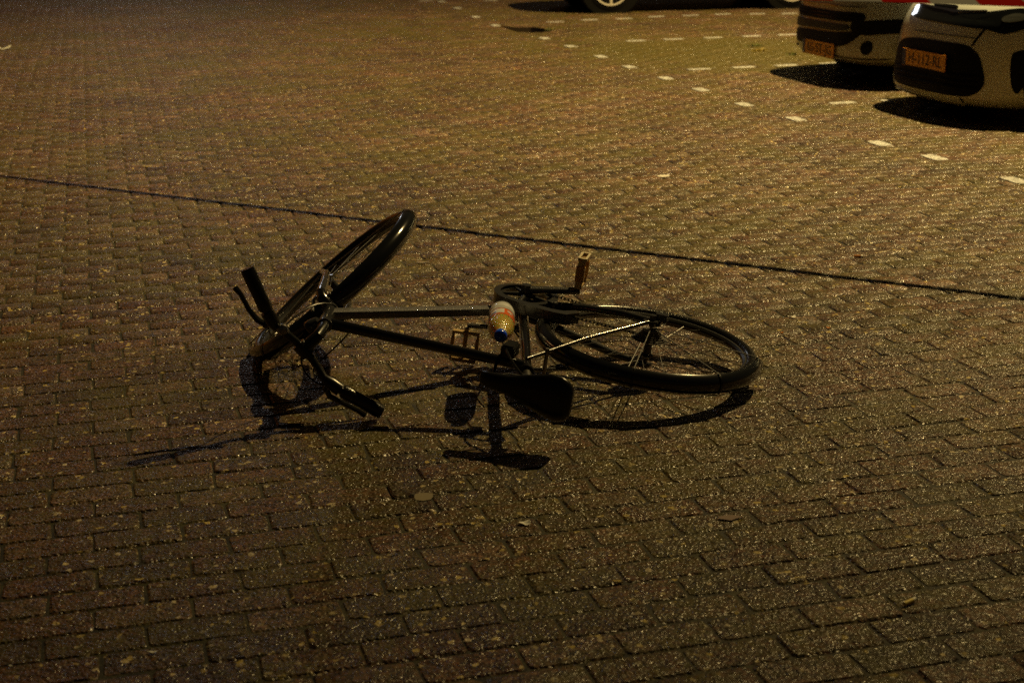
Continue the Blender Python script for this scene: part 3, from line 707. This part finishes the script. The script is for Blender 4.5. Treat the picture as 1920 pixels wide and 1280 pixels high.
# ------------------------------------------------------------------ parked cars
M_GLASS = mat('car_glass', (.01,.012,.014), .06, coat=.5)
M_BLK = mat('car_black_trim', (.003,.003,.003), .6, spec=.15)
M_TYRE = mat('car_tyre', (.006,.006,.006), .8, spec=.15)
M_ALLOY = mat('alloy', (.80,.76,.66), .3, .3)
M_PLATE = mat('yellow_plate', (.85,.40,.03), .4)
M_INK = mat('plate_ink', (.01,.01,.01), .5)
M_EU = mat('plate_blue', (.01,.03,.25), .4)
M_CHROME = mat('chrome', (.7,.7,.7), .1, 1)

def text_mesh(txt, size, name, matl, parent, loc, rotm, width=None):
    cu = bpy.data.curves.new('t', 'FONT'); cu.body = txt; cu.size = size; cu.align_x = 'CENTER'; cu.align_y = 'CENTER'; cu.extrude = .0008
    ob = bpy.data.objects.new('t', cu); COL.objects.link(ob); dg = bpy.context.evaluated_depsgraph_get()
    me = bpy.data.meshes.new_from_object(ob.evaluated_get(dg)); bpy.data.objects.remove(ob); bpy.data.curves.remove(cu)
    if width:
        xs = [v.co.x for v in me.vertices]; k = width/(max(xs)-min(xs)); mid = (max(xs)+min(xs))/2
        for v in me.vertices: v.co.x = (v.co.x-mid)*k
    me.transform(Matrix.Translation(Vector(loc)) @ rotm.to_4x4()); me.materials.clear(); me.materials.append(matl); me.name = name
    o = bpy.data.objects.new(name, me); COL.objects.link(o); o.parent = parent; return o

def car_wheel(root, x, y, R=.30, spokes=7):
    s = 1 if y > 0 else -1
    w = MB().lathe([(0,.12),(0,R-.035),(.02,R-.008),(.05,R),(.15,R),(.18,R-.01),(.19,R-.035),(.185,R*.7),(.16,R*.66)], (x,y-s*.02-s*.0,R), (x,y-s*1,R), 36).build('wheel', M_TYRE, root)
    r = MB(); r.lathe([(.005,R*.69),(-.006,R*.72),(-.004,R*.66),(.05,R*.63),(.12,R*.62)], (x,y-s*.02,R), (x,y-s*1,R), 36)
    for k in range(spokes):
        a = 2*math.pi*k/spokes+.22; c, d = math.cos(a), math.sin(a)
        r.tube([(x+c*.03,y-s*.015,R+d*.03),(x+c*R*.4,y-s*.016,R+d*R*.4),(x+c*R*.67,y-s*.022,R+d*R*.67)], [.022,.016,.018], 6, sec=lambda t: (math.cos(t)*.5, math.sin(t)), upv=Y)
    r.lathe([(-.003,0),(-.003,.035),(.01,.045)], (x,y-s*.02,R), (x,y-s*1,R), 16)
    r.build('rim', M_ALLOY, w)
    MB().lathe([(.07,0),(.07,R*.6),(.08,R*.62)], (x,y-s*.02,R), (x,y-s*1,R), 24).build('brake_disc', M_BLK, w)

class Car:
    def __init__(s, name, O, Fc, lower, n, a, length, paint, label, top=None, wheel_x=(-.66,-3.06), half_w=.79, R=.30, valance=.13):
        L = Vector((0,0,1)).cross(Fc)
        s.root = empty(name, Matrix(((Fc.x,L.x,0,O[0]),(Fc.y,L.y,0,O[1]),(0,0,1,0),(0,0,0,1))), label, 'car', 'cars parked in the marked bays')
        s.n, s.a, s.len = n, a, length
        wmax = max(q[2] for q in lower); zt = lower[-1][0]; xt = lower[-1][1]
        s.lv = lower; s.paint = paint
        hood = [(zt+.06, xt-.25, wmax*.955), (zt+.11, xt-.62, wmax*.935), (zt+.13, xt-.80, wmax*.92)]
        gh0 = hood[-1]; zr = gh0[0]+.50
        gh = [(gh0[0]+.10, gh0[1]-.14, wmax*.88), (gh0[0]+.30, gh0[1]-.44, wmax*.80), (zr-.05, gh0[1]-.68, wmax*.72), (zr, gh0[1]-.82, wmax*.66), (zr+.035, gh0[1]-1.15, wmax*.50), (zr+.045, gh0[1]-1.5, wmax*.1)]
        levels = [(q[0], q[1], q[2], -length+(.10 if q[0] < .2 else .0)+.05*max(0, q[0]-.6)) for q in lower+hood]
        levels += [(z, xf, w, -length+.04+(z-gh0[0])*.55) for z, xf, w in gh]
        levels[-1] = (levels[-1][0], levels[-1][1], levels[-1][2], levels[-1][1]-.4)
        s.levels = levels; NP = 88
        rows = [[s.pt(2*math.pi*k/NP, i) for k in range(NP)] for i in range(len(levels))]
        ng = len(lower)+len(hood)-1
        def band(i0, i1, sel, name, m_, off=0):
            p = MB(); vs = []; fs = []
            for i in range(i0, i1+1): vs += rows[i]
            for i in range(i0, i1):
                for k in range(NP):
                    if sel(k): fs.append(((i-i0)*NP+k, (i-i0)*NP+(k+1) % NP, (i-i0+1)*NP+(k+1) % NP, (i-i0+1)*NP+k))
            p.add(vs, fs); return p.build(name, m_, s.root, angle=35)
        iv = max(i for i in range(len(lower)) if lower[i][0] <= valance+1e-6)
        band(0, iv, lambda k: True, 'valance', M_BLK)
        body = band(iv, ng, lambda k: True, 'body', paint)
        def arc(d0, d1, name, m_):
            k0, k1 = round(d0*NP/360), round(d1*NP/360)
            band(ng, ng+3, lambda k: (k0 <= k < k1) or (k0 <= k-NP < k1) or (k0 <= k+NP < k1), name, m_)
        arc(-47, 47, 'windscreen', M_GLASS); arc(143, 217, 'rear_window', M_GLASS)
        for d0, d1 in ((53,86),(94,133),(227,266),(274,307)): arc(d0, d1, 'side_window', M_GLASS)
        for d0, d1 in ((47,53),(86,94),(133,143),(217,227),(266,274),(307,313)): arc(d0, d1, 'pillar', paint)
        band(ng+3, len(levels)-1, lambda k: True, 'roof', paint)
        fl = MB(); fl.add(rows[0], [tuple(range(NP))]); fl.build('underbody', M_BLK, s.root, smooth=False)
        for x in wheel_x:
            for y in (half_w, -half_w):
                sg = 1 if y > 0 else -1
                MB().lathe([(0,0),(0,R+.06),(.02,R+.065),(.25,R+.06)], (x,y-sg*.012,R+.01), (x,y-sg,R+.01), 30).build('wheel_arch', M_BLK, s.root)
                car_wheel(s.root, x, y+sg*.015, R)
        for e in (-1, 1):   # door seams, handles and mirrors
            MB().tube([(-1.35,e*(wmax*.99),zt+.16),(-1.35,e*(wmax*1.0),.35)], .004, 6).build('door_seam', M_BLK, s.root)
            MB().tube([(-2.05,e*(wmax+.012),zt+.03),(-1.90,e*(wmax+.02),zt+.03)], .012, 8).build('door_handle', paint, s.root)
            mm = MB(); mm.lathe([(0,.02),(.01,.05),(.08,.07),(.13,.06),(.14,.0)], (-1.18,e*(wmax*.93),zt+.23), (-1.18-.1*0,e*(wmax+2),zt+.23), 14); mm.build('mirror', paint, s.root)
            MB().box((-length+.0,e*(wmax*.86)-.08,zt-.02),(-length+.16,e*(wmax*.86)+.08,zt+.16)).build('tail_light', mat('tail_red', (.3,.01,.01), .2), s.root, bevel=.02)
    def pt(s, t, i=None, z=None):
        if z is None: z, xf, w, xr = s.levels[i]
        else:
            Lz = [q[0] for q in s.levels]; xf = float(np.interp(z, Lz, [q[1] for q in s.levels])); w = float(np.interp(z, Lz, [q[2] for q in s.levels])); xr = -s.len
        c, d = math.cos(t), math.sin(t); a = min(s.a, (xf-xr)/2); e = 2/s.n
        x = (xf-a+a*abs(c)**e) if c >= 0 else (xr+a-a*abs(c)**e)
        return (x, w*math.copysign(abs(d)**e, d), z)
    def patch(s, poly, name, matl, off=.004, parent=None, rings=6, inset=0):
        """a panel that follows the body skin; poly in (t, z); smooth closed outline"""
        n_ = len(poly); den = []
        for i in range(n_):
            a, b_ = poly[i], poly[(i+1) % n_]
            for q in range(4): den.append((a[0]+(b_[0]-a[0])*q/4, a[1]+(b_[1]-a[1])*q/4))
        for _ in range(2): den = [((den[i-1][0]+2*den[i][0]+den[(i+1) % len(den)][0])/4, (den[i-1][1]+2*den[i][1]+den[(i+1) % len(den)][1])/4) for i in range(len(den))]
        ct_ = sum(q[0] for q in den)/len(den); cz = sum(q[1] for q in den)/len(den); vs = []; fs = []; m_ = len(den)
        def P(t, z, o_):
            p0 = Vector(s.pt(t, z=z)); pa = Vector(s.pt(t+.01, z=z)); pb = Vector(s.pt(t, z=z+.01))
            nn = (pa-p0).cross(pb-p0).normalized()
            if nn.x < 0 and abs(nn.x) > .2: nn = -nn
            if nn.dot(Vector((p0.x+1.5, p0.y, 0))) < 0: nn = -nn
            return p0+nn*o_
        for k in range(rings, -1, -1):
            f_ = k/rings; o_ = off-inset*(1 if k < rings else 0)
            for (t, z) in den: vs.append(P(ct_+(t-ct_)*f_, cz+(z-cz)*f_, o_))
        for (t, z) in den: vs.append(P(t, z, -.01))
        for k in range(rings):
            for i in range(m_):
                i2 = (i+1) % m_; fs.append((k*m_+i, k*m_+i2, (k+1)*m_+i2, (k+1)*m_+i))
        b0_ = (rings+1)*m_
        for i in range(m_): i2 = (i+1) % m_; fs.append((i, b0_+i, b0_+i2, i2))
        return MB().add(vs, fs).build(name, matl, parent or s.root, angle=50)
    def plate(s, x, z, txt, yaw=0, tilt=0):
        pl = MB().box((x-.004, -.26, z-.055), (x+.003, .26, z+.055)).build('number_plate', M_PLATE, s.root, smooth=False, bevel=.002)
        MB().box((x+.0035, -.257, z-.052), (x+.0042, -.215, z+.052)).build('plate_band', M_EU, pl, smooth=False)
        rot = Matrix(((0,0,1),(1,0,0),(0,1,0)))
        text_mesh(txt, .098, 'plate_text', M_INK, pl, (x+.0042, .022, z), rot, .40)
        return pl

P_WHITE = mat('cream_white_paint', (.74,.80,.78), .25, coat=.5)
P_SILVER = mat('silver_grey_paint', (.44,.48,.48), .3, .1, coat=.4)
P_DARK = mat('dark_paint', (.012,.012,.014), .2, coat=.9)
def heading(deg): return -Vector((math.cos(R_(deg)), math.sin(R_(deg)), 0))

kia_lv = [(.085,-.36,.55),(.10,-.12,.70),(.13,-.035,.74),(.16,-.004,.755),(.20,0,.76),(.25,-.010,.77),(.30,-.016,.78),(.38,-.028,.79),(.46,-.04,.795),(.52,-.055,.795),(.60,-.085,.795),(.66,-.12,.79),(.72,-.155,.78),(.78,-.25,.76)]
c1 = Car('parked_car', (2.66, 9.873), heading(16), kia_lv, 3.6, 1.3, 3.6, P_WHITE, 'cream white small car with large black bumper intake, nearest at the right edge', valance=.10)
c1.patch([(-.219,.68),(-.101,.678),(-.012,.66),(.058,.65),(.107,.665),(.334,.68),(.641,.715),(.80,.70),(.85,.62),(.749,.585),(.60,.555),(.502,.570),(.423,.580),(.147,.585),(.008,.590),(-.15,.60),(-.26,.62)], 'grille', M_GLASS, .006)
c1.patch([(.47,.665),(.64,.705),(.80,.69),(.84,.63),(.72,.60),(.56,.585),(.47,.60)], 'headlight', M_GLASS, .010)
c1.patch([(-.20,.46),(-.30,.43),(-.36,.36),(-.36,.27),(-.31,.20),(-.25,.178),(-.012,.165),(.275,.168),(.404,.172),(.512,.20),(.552,.26),(.50,.34),(.453,.40),(.404,.44),(.315,.475),(.206,.485),(.008,.485),(-.101,.475)], 'intake', M_BLK, .005, inset=.001)
for zz in (.22,.255,.29): c1.patch([(-.28,zz),(.0,zz),(.30,zz),(.48,zz+.005),(.48,zz+.012),(.30,zz+.010),(.0,zz+.010),(-.28,zz+.010)], 'intake_bar', M_BLK, .016, rings=2)
c1.patch([(.72,.45),(.80,.468),(.90,.465),(.925,.37),(.90,.26),(.865,.195),(.80,.235),(.745,.34)], 'fog_slot', M_BLK, .005)
c1.patch([(.392,.585),(.412,.585),(.342,.478),(.318,.478)], 'bumper_seam', M_BLK, .006, rings=2)
c1.patch([(.322,.165),(.333,.165),(.330,.13),(.322,.13)], 'bumper_seam', M_BLK, .006, rings=2)
c1.patch([(-.03,.703),(.045,.703),(.055,.694),(.045,.686),(-.03,.686),(-.04,.694)], 'badge', M_BLK, .010, rings=2)
c1.patch([(-.20,.692),(-.01,.674),(.05,.662),(.107,.676),(.334,.692),(.334,.687),(.107,.670),(.05,.656),(-.01,.668),(-.20,.686)], 'chrome_line', M_CHROME, .009, rings=2)
c1.patch([(-.36,.150),(-.012,.143),(.31,.146),(.31,.108),(-.012,.104),(-.34,.112)], 'front_lip', P_WHITE, .014, rings=3)
c1.patch([(.52,.655),(.62,.680),(.72,.672),(.73,.640),(.62,.625),(.53,.628)], 'headlight_lens', mat('lamp_glass', (.10,.11,.11), .12, coat=1), .016, rings=3)
c1.patch([(-.10,.525),(.20,.530),(.36,.527),(.36,.522),(.20,.525),(-.10,.520)], 'crease_shade_strip', mat('crease_shade_grey', (.2,.22,.2), .4), .004, rings=1)  # grey strip paints the crease's shade onto the smooth bumper
c1.plate(-.010, .354, 'H-112-RL')

k2 = [(.14,-.30,.62),(.155,-.10,.72),(.19,-.02,.80),(.23,0,.82),(.30,0,.84),(.38,-.01,.85),(.48,-.02,.86),(.56,-.03,.865),(.62,-.04,.865),(.70,-.07,.865),(.78,-.12,.855),(.86,-.22,.83)]
c2 = Car('parked_car', (2.372, 11.74), heading(15), k2, 3.9, 1.4, 4.1, P_SILVER, 'silver grey car with round fog lamp hole, behind the cream white car', half_w=.86, wheel_x=(-.80,-3.30), R=.32, valance=.155)
c2.patch([(-.40,.54),(-.229,.535),(.028,.53),(.265,.54),(.394,.535),(.43,.50),(.374,.470),(.038,.46),(-.387,.455)], 'upper_grille', M_BLK, .005)
c2.patch([(-.40,.445),(-.002,.44),(.23,.445),(.235,.405),(-.012,.385),(-.39,.375)], 'bumper_bar', mat('grey_plastic', (.022,.034,.042), .45, spec=.25), .012)
c2.patch([(-.40,.355),(-.012,.37),(.245,.40),(.423,.40),(.354,.36),(.236,.30),(.077,.27),(-.13,.26),(-.38,.26)], 'lower_grille', M_BLK, .006)
c2.patch([(.24,.47),(.512,.49),(.80,.505),(.95,.50),(.95,.41),(.819,.405),(.591,.39),(.433,.38),(.26,.40)], 'trim_band', M_BLK, .007)
c2.patch([(.50+.075*math.cos(q*math.pi/6), .292+.052*math.sin(q*math.pi/6)) for q in range(12)], 'fog_lamp', M_BLK, .008)
c2.patch([(.05,.205),(.443,.205),(.80,.215),(.80,.222),(.443,.212),(.05,.212)], 'lip_line', M_BLK, .004, rings=2)
c2.patch([(-.37,.235),(-.33,.235),(-.33,.215),(-.37,.215)], 'chrome_glint', M_CHROME, .01, rings=2)  # small chrome patch set in to stand for a glint on the bumper
c2.patch([(.55,.70),(.75,.73),(.95,.72),(.97,.64),(.80,.62),(.58,.63)], 'headlight', M_GLASS, .010)
c2.patch([(-.38,.575),(.0,.572),(.40,.580),(.40,.572),(.0,.564),(-.38,.566)], 'chrome_line', M_CHROME, .010, rings=1)
for zz in (.48,.505): c2.patch([(-.38,zz),(.0,zz),(.38,zz+.004),(.38,zz+.010),(.0,zz+.007),(-.38,zz+.007)], 'grille_bar', mat('dull_bar', (.03,.035,.04), .3), .012, rings=1)
c2.plate(.012, .239, '65-ST-JG')

w1, w2 = ground_at(1145, 25), ground_at(1484, 16.5)
hd = (w1-w2); hd.z = 0; hd.normalize(); left3 = Vector((0,0,1)).cross(hd)
k3 = [(.15,-.30,.62),(.17,-.08,.76),(.22,0,.80),(.40,-.01,.83),(.55,-.03,.84),(.66,-.08,.84),(.74,-.16,.82),(.82,-.30,.80)]
O3 = w1 + hd*.78 - left3*.80
c3 = Car('parked_car', (O3.x, O3.y), hd, k3, 3.2, 1.2, 3.75, P_DARK, 'black car parked side-on at the far edge with silver multi-spoke wheels', half_w=.82, wheel_x=(-.78,-.78-(w1-w2).length), R=.30, valance=.17)
c3.patch([(-.3,.30),(.3,.30),(.34,.22),(-.34,.22)], 'intake', M_BLK, .006)
c3.plate(.012, .36, '65-ST-JG') if False else None

# ------------------------------------------------------------------ barrier tape, posts and the cable whose shadow crosses the paving
def band(p0, p1, w_, parts, name, label, cat, root=None, twist=0):
    pass
tp0, tp1 = ground_at(1480, 0, 0), ground_at(1920, 13, 0)
def at_depth(px, py, dep): return Vector((0,0,CAMH)) + rt*((px-960)/FPX*dep) + dn*((py-640)/FPX*dep) + fwd*dep
DT = 2.85
q0, q1 = at_depth(1480, 0, DT), at_depth(1920, 13, DT); td = (q1-q0).normalized()
s0 = at_depth(1655, 5, DT); u0 = (s0-q0).dot(td)
tape = empty('barrier_tape', Matrix.Translation(q0), 'red and white barrier tape stretched across the top right corner', 'barrier tape')
def tape_mat(nm, col):
    M = bpy.data.materials.new(nm); M.use_nodes = True; t = M.node_tree
    d = t.nodes.new('ShaderNodeBsdfDiffuse'); tl = t.nodes.new('ShaderNodeBsdfTranslucent'); g_ = t.nodes.new('ShaderNodeBsdfGlossy'); g_.inputs['Roughness'].default_value = .25
    d.inputs[0].default_value = (*col, 1); tl.inputs[0].default_value = (*col, 1)
    a = t.nodes.new('ShaderNodeMixShader'); a.inputs[0].default_value = .10; b_ = t.nodes.new('ShaderNodeMixShader'); b_.inputs[0].default_value = .004
    t.links.new(d.outputs[0], a.inputs[1]); t.links.new(tl.outputs[0], a.inputs[2]); t.links.new(a.outputs[0], b_.inputs[1]); t.links.new(g_.outputs[0], b_.inputs[2])
    t.links.new(b_.outputs[0], t.nodes['Material Output'].inputs['Surface']); return M
M_TR, M_TW = tape_mat('tape_red', (.95,.030,.012)), tape_mat('tape_white', (.93,.93,.90))
SW = (at_depth(1747, 8, DT)-s0).length
k0 = int((-4.2)/SW)
for k in range(-30, 26):
    a, b_ = u0+k*SW, u0+(k+1)*SW
    n_ = 3; vs = []
    for i in range(n_+1):
        x = a+(b_-a)*i/n_; c = td*x; sagz = .0007*math.sin(x*9)+.00018*x*x*0
        for (h_, y_) in ((0,0),(.025,.003*math.sin(x*7)),(.05,.004*math.sin(x*5+1)),(.075,0)):
            for e in (0, .0004): vs.append(c+Vector((0, y_+h_*.98, h_*.19+sagz+e)))
    fs = []
    for i in range(n_):
        for j in range(3):
            A = i*8+j*2; B = A+8
            fs += [(A,B,B+2,A+2),(A+1,A+3,B+3,B+1)]
        A = i*8; B = A+8; fs += [(A,A+1,B+1,B),(A+6,B+6,B+7,A+7)]
    MB().add(vs, fs).build('red_stripe' if k % 2 == 0 else 'white_stripe', M_TR if k % 2 == 0 else M_TW, tape)
for (e, kk, lab) in ((1, 26, 'thin steel post holding the barrier tape beyond the right edge'), (-1, -30, 'thin steel post holding the barrier tape beyond the left edge')):
    P_ = q0+td*(u0+kk*SW); r_ = empty('barrier_post', Matrix.Translation(Vector((P_.x, P_.y, 0))), lab, 'post', 'posts holding the barrier tape')
    MB().tube([(0,0,.02),(0,0,P_.z+.12)], .014, 12).build('pole', M_POLE, r_); MB().lathe([(0,.0),(0,.16),(.02,.16),(.03,.03),(.05,.02)], (0,0,-.004), (0,0,1), 24).build('base', M_BLK, r_)
# cable
gA, gB = ground_at(0, 330), ground_at(1920, 560); lift = .10
cA, cB = gA.lerp(LAMP, lift), gB.lerp(LAMP, lift); cd = (cB-cA).normalized()
e0, e1 = cA-cd*5.5, cB+cd*5.5
pts = []
for i in range(41):
    f_ = i/40; p_ = e0.lerp(e1, f_); pts.append(p_)
tag(MB().tube(pts, .0200, 10).build('cable', M_BLKP), 'thin black cable strung high over the paving, only its shadow in view', 'cable')
for (P_, lab) in ((e0, 'steel mast carrying the cable beyond the left edge'), (e1, 'steel mast carrying the cable beyond the right edge')):
    r_ = empty('mast', Matrix.Translation(Vector((P_.x, P_.y, 0))), lab, 'mast', 'masts carrying the cable')
    MB().tube([(0,0,0),(0,0,P_.z+.15)], .04, 12).build('pole', M_POLE, r_); MB().tube([(0,0,P_.z+.15),(0,0,P_.z+.17)], .045, 12).build('cap', M_BLK, r_)

# ------------------------------------------------------------------ dark blotch, weeds and litter
pm = mat('gloss_black', (.002,.002,.002), .03, spec=.25)  # flat glossy black sheet just above the bricks, narrow irregular outline
pc = [(938,49),(952,50.5),(966,52),(985,52),(1005,52),(1020,54.5),(1034,59),(1012,61),(990,61.5),(966,59.5),(951,55)]
pw = [ground_at(x, y) for x, y in pc]; cen = sum(pw, Vector())/len(pw)
vs = [(p_.x-cen.x, p_.y-cen.y, .0034) for p_ in pw]+[((p_.x-cen.x)*1.02, (p_.y-cen.y)*1.02, -.006) for p_ in pw]; n_ = len(pw)
o = MB().add(vs, [tuple(range(n_))]+[(i, n_+i, n_+(i+1) % n_, (i+1) % n_) for i in range(n_)]).build('blotch', pm, smooth=False); o.location = (cen.x, cen.y, 0)
tag(o, 'narrow dark blotch beside the white dash line near the far black car', 'blotch')
M_WEED = mat('weed_green', (.09,.11,.012), .6); M_WEED2 = mat('weed_yellow', (.32,.24,.03), .6)
def weed(px, py, r, n, lab, m_):
    c = ground_at(px, py); p = MB()
    for k in range(n):
        a = random.uniform(0, 6.28); q = random.uniform(0, r*.7); L_ = random.uniform(.012, .032); b_ = random.uniform(.3, 1.2)
        x, y = q*math.cos(a), q*math.sin(a); dx, dy = math.cos(a)*L_*b_, math.sin(a)*L_*b_; w_ = .004
        p.add([(x-dy*.15-w_*.5, y+dx*.15, 0), (x+dy*.15+w_*.5, y-dx*.15, 0), (x+dx*.6+w_, y+dy*.6, L_*.7), (x+dx, y+dy, L_*.8), (x+dx*.5-w_, y+dy*.5, L_*.75)], [(0,1,2,3,4)])
    o = p.build('weed', m_, smooth=False); o.location = (c.x, c.y, 0); tag(o, lab, 'weed', 'weeds growing between the bricks')
weed(1412, 88, .12, 40, 'dark green weed tuft between the dashed bay lines, left of the yellow one', M_WEED)
weed(1422, 97, .10, 35, 'yellowish weed tuft between the dashed bay lines, in front of the green one', M_WEED2)
weed(1484, 104, .06, 25, 'small green weed tuft growing just left of the silver grey car', M_WEED)
weed(1032, 57, .08, 30, 'low green weed tuft at the end of the narrow blotch', M_WEED)
0 and weed(1012, 49, .07, 40, 'small weed tuft just behind the narrow blotch', M_WEED)
M_LEAFW = mat('pale_paper', (.88,.86,.78), .5); M_LEAFO = mat('orange_leaf', (.55,.20,.02), .45); M_LEAFY = mat('dry_leaf', (.55,.42,.12), .5)
def flake(name, px, py, L_, w_, ang, m_, lab, cat, curl=.004, group=None):
    c = ground_at(px, py); vs = []; n_ = 8
    for k in range(n_):
        a = 2*math.pi*k/n_; r = 1+random.uniform(-.28, .2); vs.append((L_/2*r*math.cos(a), w_/2*r*math.sin(a), .002+curl*(math.cos(a)**2)*random.uniform(.5, 1)))
    top = [(0,0,.0018)]+vs; bot_ = [(x, y, z-.0007) for x, y, z in top]
    fs = [(0, 1+k, 1+(k+1) % n_) for k in range(n_)]+[(n_+1, n_+2+(k+1) % n_, n_+2+k) for k in range(n_)]+[(1+k, n_+2+k, n_+2+(k+1) % n_, 1+(k+1) % n_) for k in range(n_)]
    o = MB().add(top+bot_, fs).build(name, m_, smooth=False); o.location = (c.x, c.y, .0012); o.rotation_euler = (0, 0, R_(ang)); return tag(o, lab, cat, group)
GL_ = 'small litter lying on the bricks'
flake('paper_scrap', 984, 983, .030, .026, 20, M_LEAFW, 'white torn paper scrap below the saddle shadow, right of a cream crumb', 'paper scrap', .010, GL_)
flake('crumb', 887, 983, .012, .012, 0, M_LEAFY, 'cream crumb left of the white torn paper scrap', 'crumb', .004, GL_)
flake('leaf', 1465, 625, .016, .012, 10, M_LEAFO, 'small orange leaf piece just behind the rear wheel, left of another', 'leaf', .005, GL_)
flake('leaf', 1553, 616, .018, .012, -25, M_LEAFO, 'small orange leaf piece right of the rear wheel, farther from the bicycle', 'leaf', .005, GL_)
flake('leaf', 1487, 596, .024, .022, 5, M_LEAFW, 'pale leaf lying just above the two small orange leaf pieces', 'leaf', .006, GL_)
flake('leaf', 5, 93, .16, .07, 25, M_LEAFW, 'pale curled leaf at the upper left edge of the paving', 'leaf', .05, GL_)
flake('leaf', 793, 493, .060, .020, 6, mat('wet_beige', (.30,.25,.19), .5), 'flat beige leaf right of the raised front wheel', 'leaf', .001, GL_)
flake('leaf', 277, 313, .055, .018, 8, M_LEAFY, 'pale flat leaf left of the bicycle behind the cable shadow', 'leaf', .002, GL_)
flake('leaf', 1712, 325, .018, .014, 8, M_LEAFW, 'tiny bright white scrap near the right edge beyond the cable shadow', 'leaf', .004, GL_)
flake('leaf', 277, 848, .018, .016, 8, M_LEAFY, 'small yellow leaf piece by the handlebar shadow', 'leaf', .004, GL_)
flake('leaf', 1290, 312, .010, .010, 8, M_LEAFO, 'tiny orange leaf bit behind the pale paint patch', 'leaf', .004, GL_)
flake('leaf', 262, 1088, .022, .012, 20, M_LEAFY, 'small yellow leaf piece in the lower left paving', 'leaf', .003, GL_)
flake('leaf', 287, 1224, .018, .008, 0, M_LEAFW, 'tiny white sliver near the bottom left', 'leaf', .003, GL_)
flake('leaf', 1265, 1089, .016, .010, 0, M_LEAFY, 'small cream leaf piece in the lower middle paving', 'leaf', .003, GL_)
flake('paint_patch', 1243, 331, .085, .055, 8, mat('old_paint', (.66,.62,.54), .5), 'worn pale paint patch on the bricks beyond the raised pedal', 'paint patch', .0002)
flake('gum_stain', 795, 933, .060, .060, 0, mat('gum', (.22,.18,.11), .6), 'round pale chewing gum stain below the saddle shadow', 'gum stain', .0002)
flake('repair_patch', 1367, 972, .060, .030, 8, mat('pink_patch', (.20,.13,.10), .6), 'smooth pinkish patch on a brick below the rear wheel shadow', 'patch', .0002)
def butt(px, py, ang, mA, mB_, lab):
    c = ground_at(px, py); r_ = empty('cigarette_butt', Matrix.Translation(Vector((c.x, c.y, .0058))) @ Matrix.Rotation(R_(ang), 4, 'Z') @ Matrix.Scale(1.25, 4), lab, 'cigarette butt', 'cigarette butts on the bricks')
    MB().tube([(-.013,0,0),(.008,0,.0005)], .0040, 10).build('filter', mA, r_); MB().tube([(.0082,0,.0005),(.016,.001,.001)], [.0040,.0034], 10).build('paper', mB_, r_)
butt(1705, 1132, 35, mat('yellowed_paper', (.90,.72,.22), .6), M_LEAFW, 'yellowed cigarette butt lying in a joint at the lower right')
butt(1609, 483, -12, M_LEAFO, M_LEAFW, 'orange and white cigarette butt right of the raised pedal')
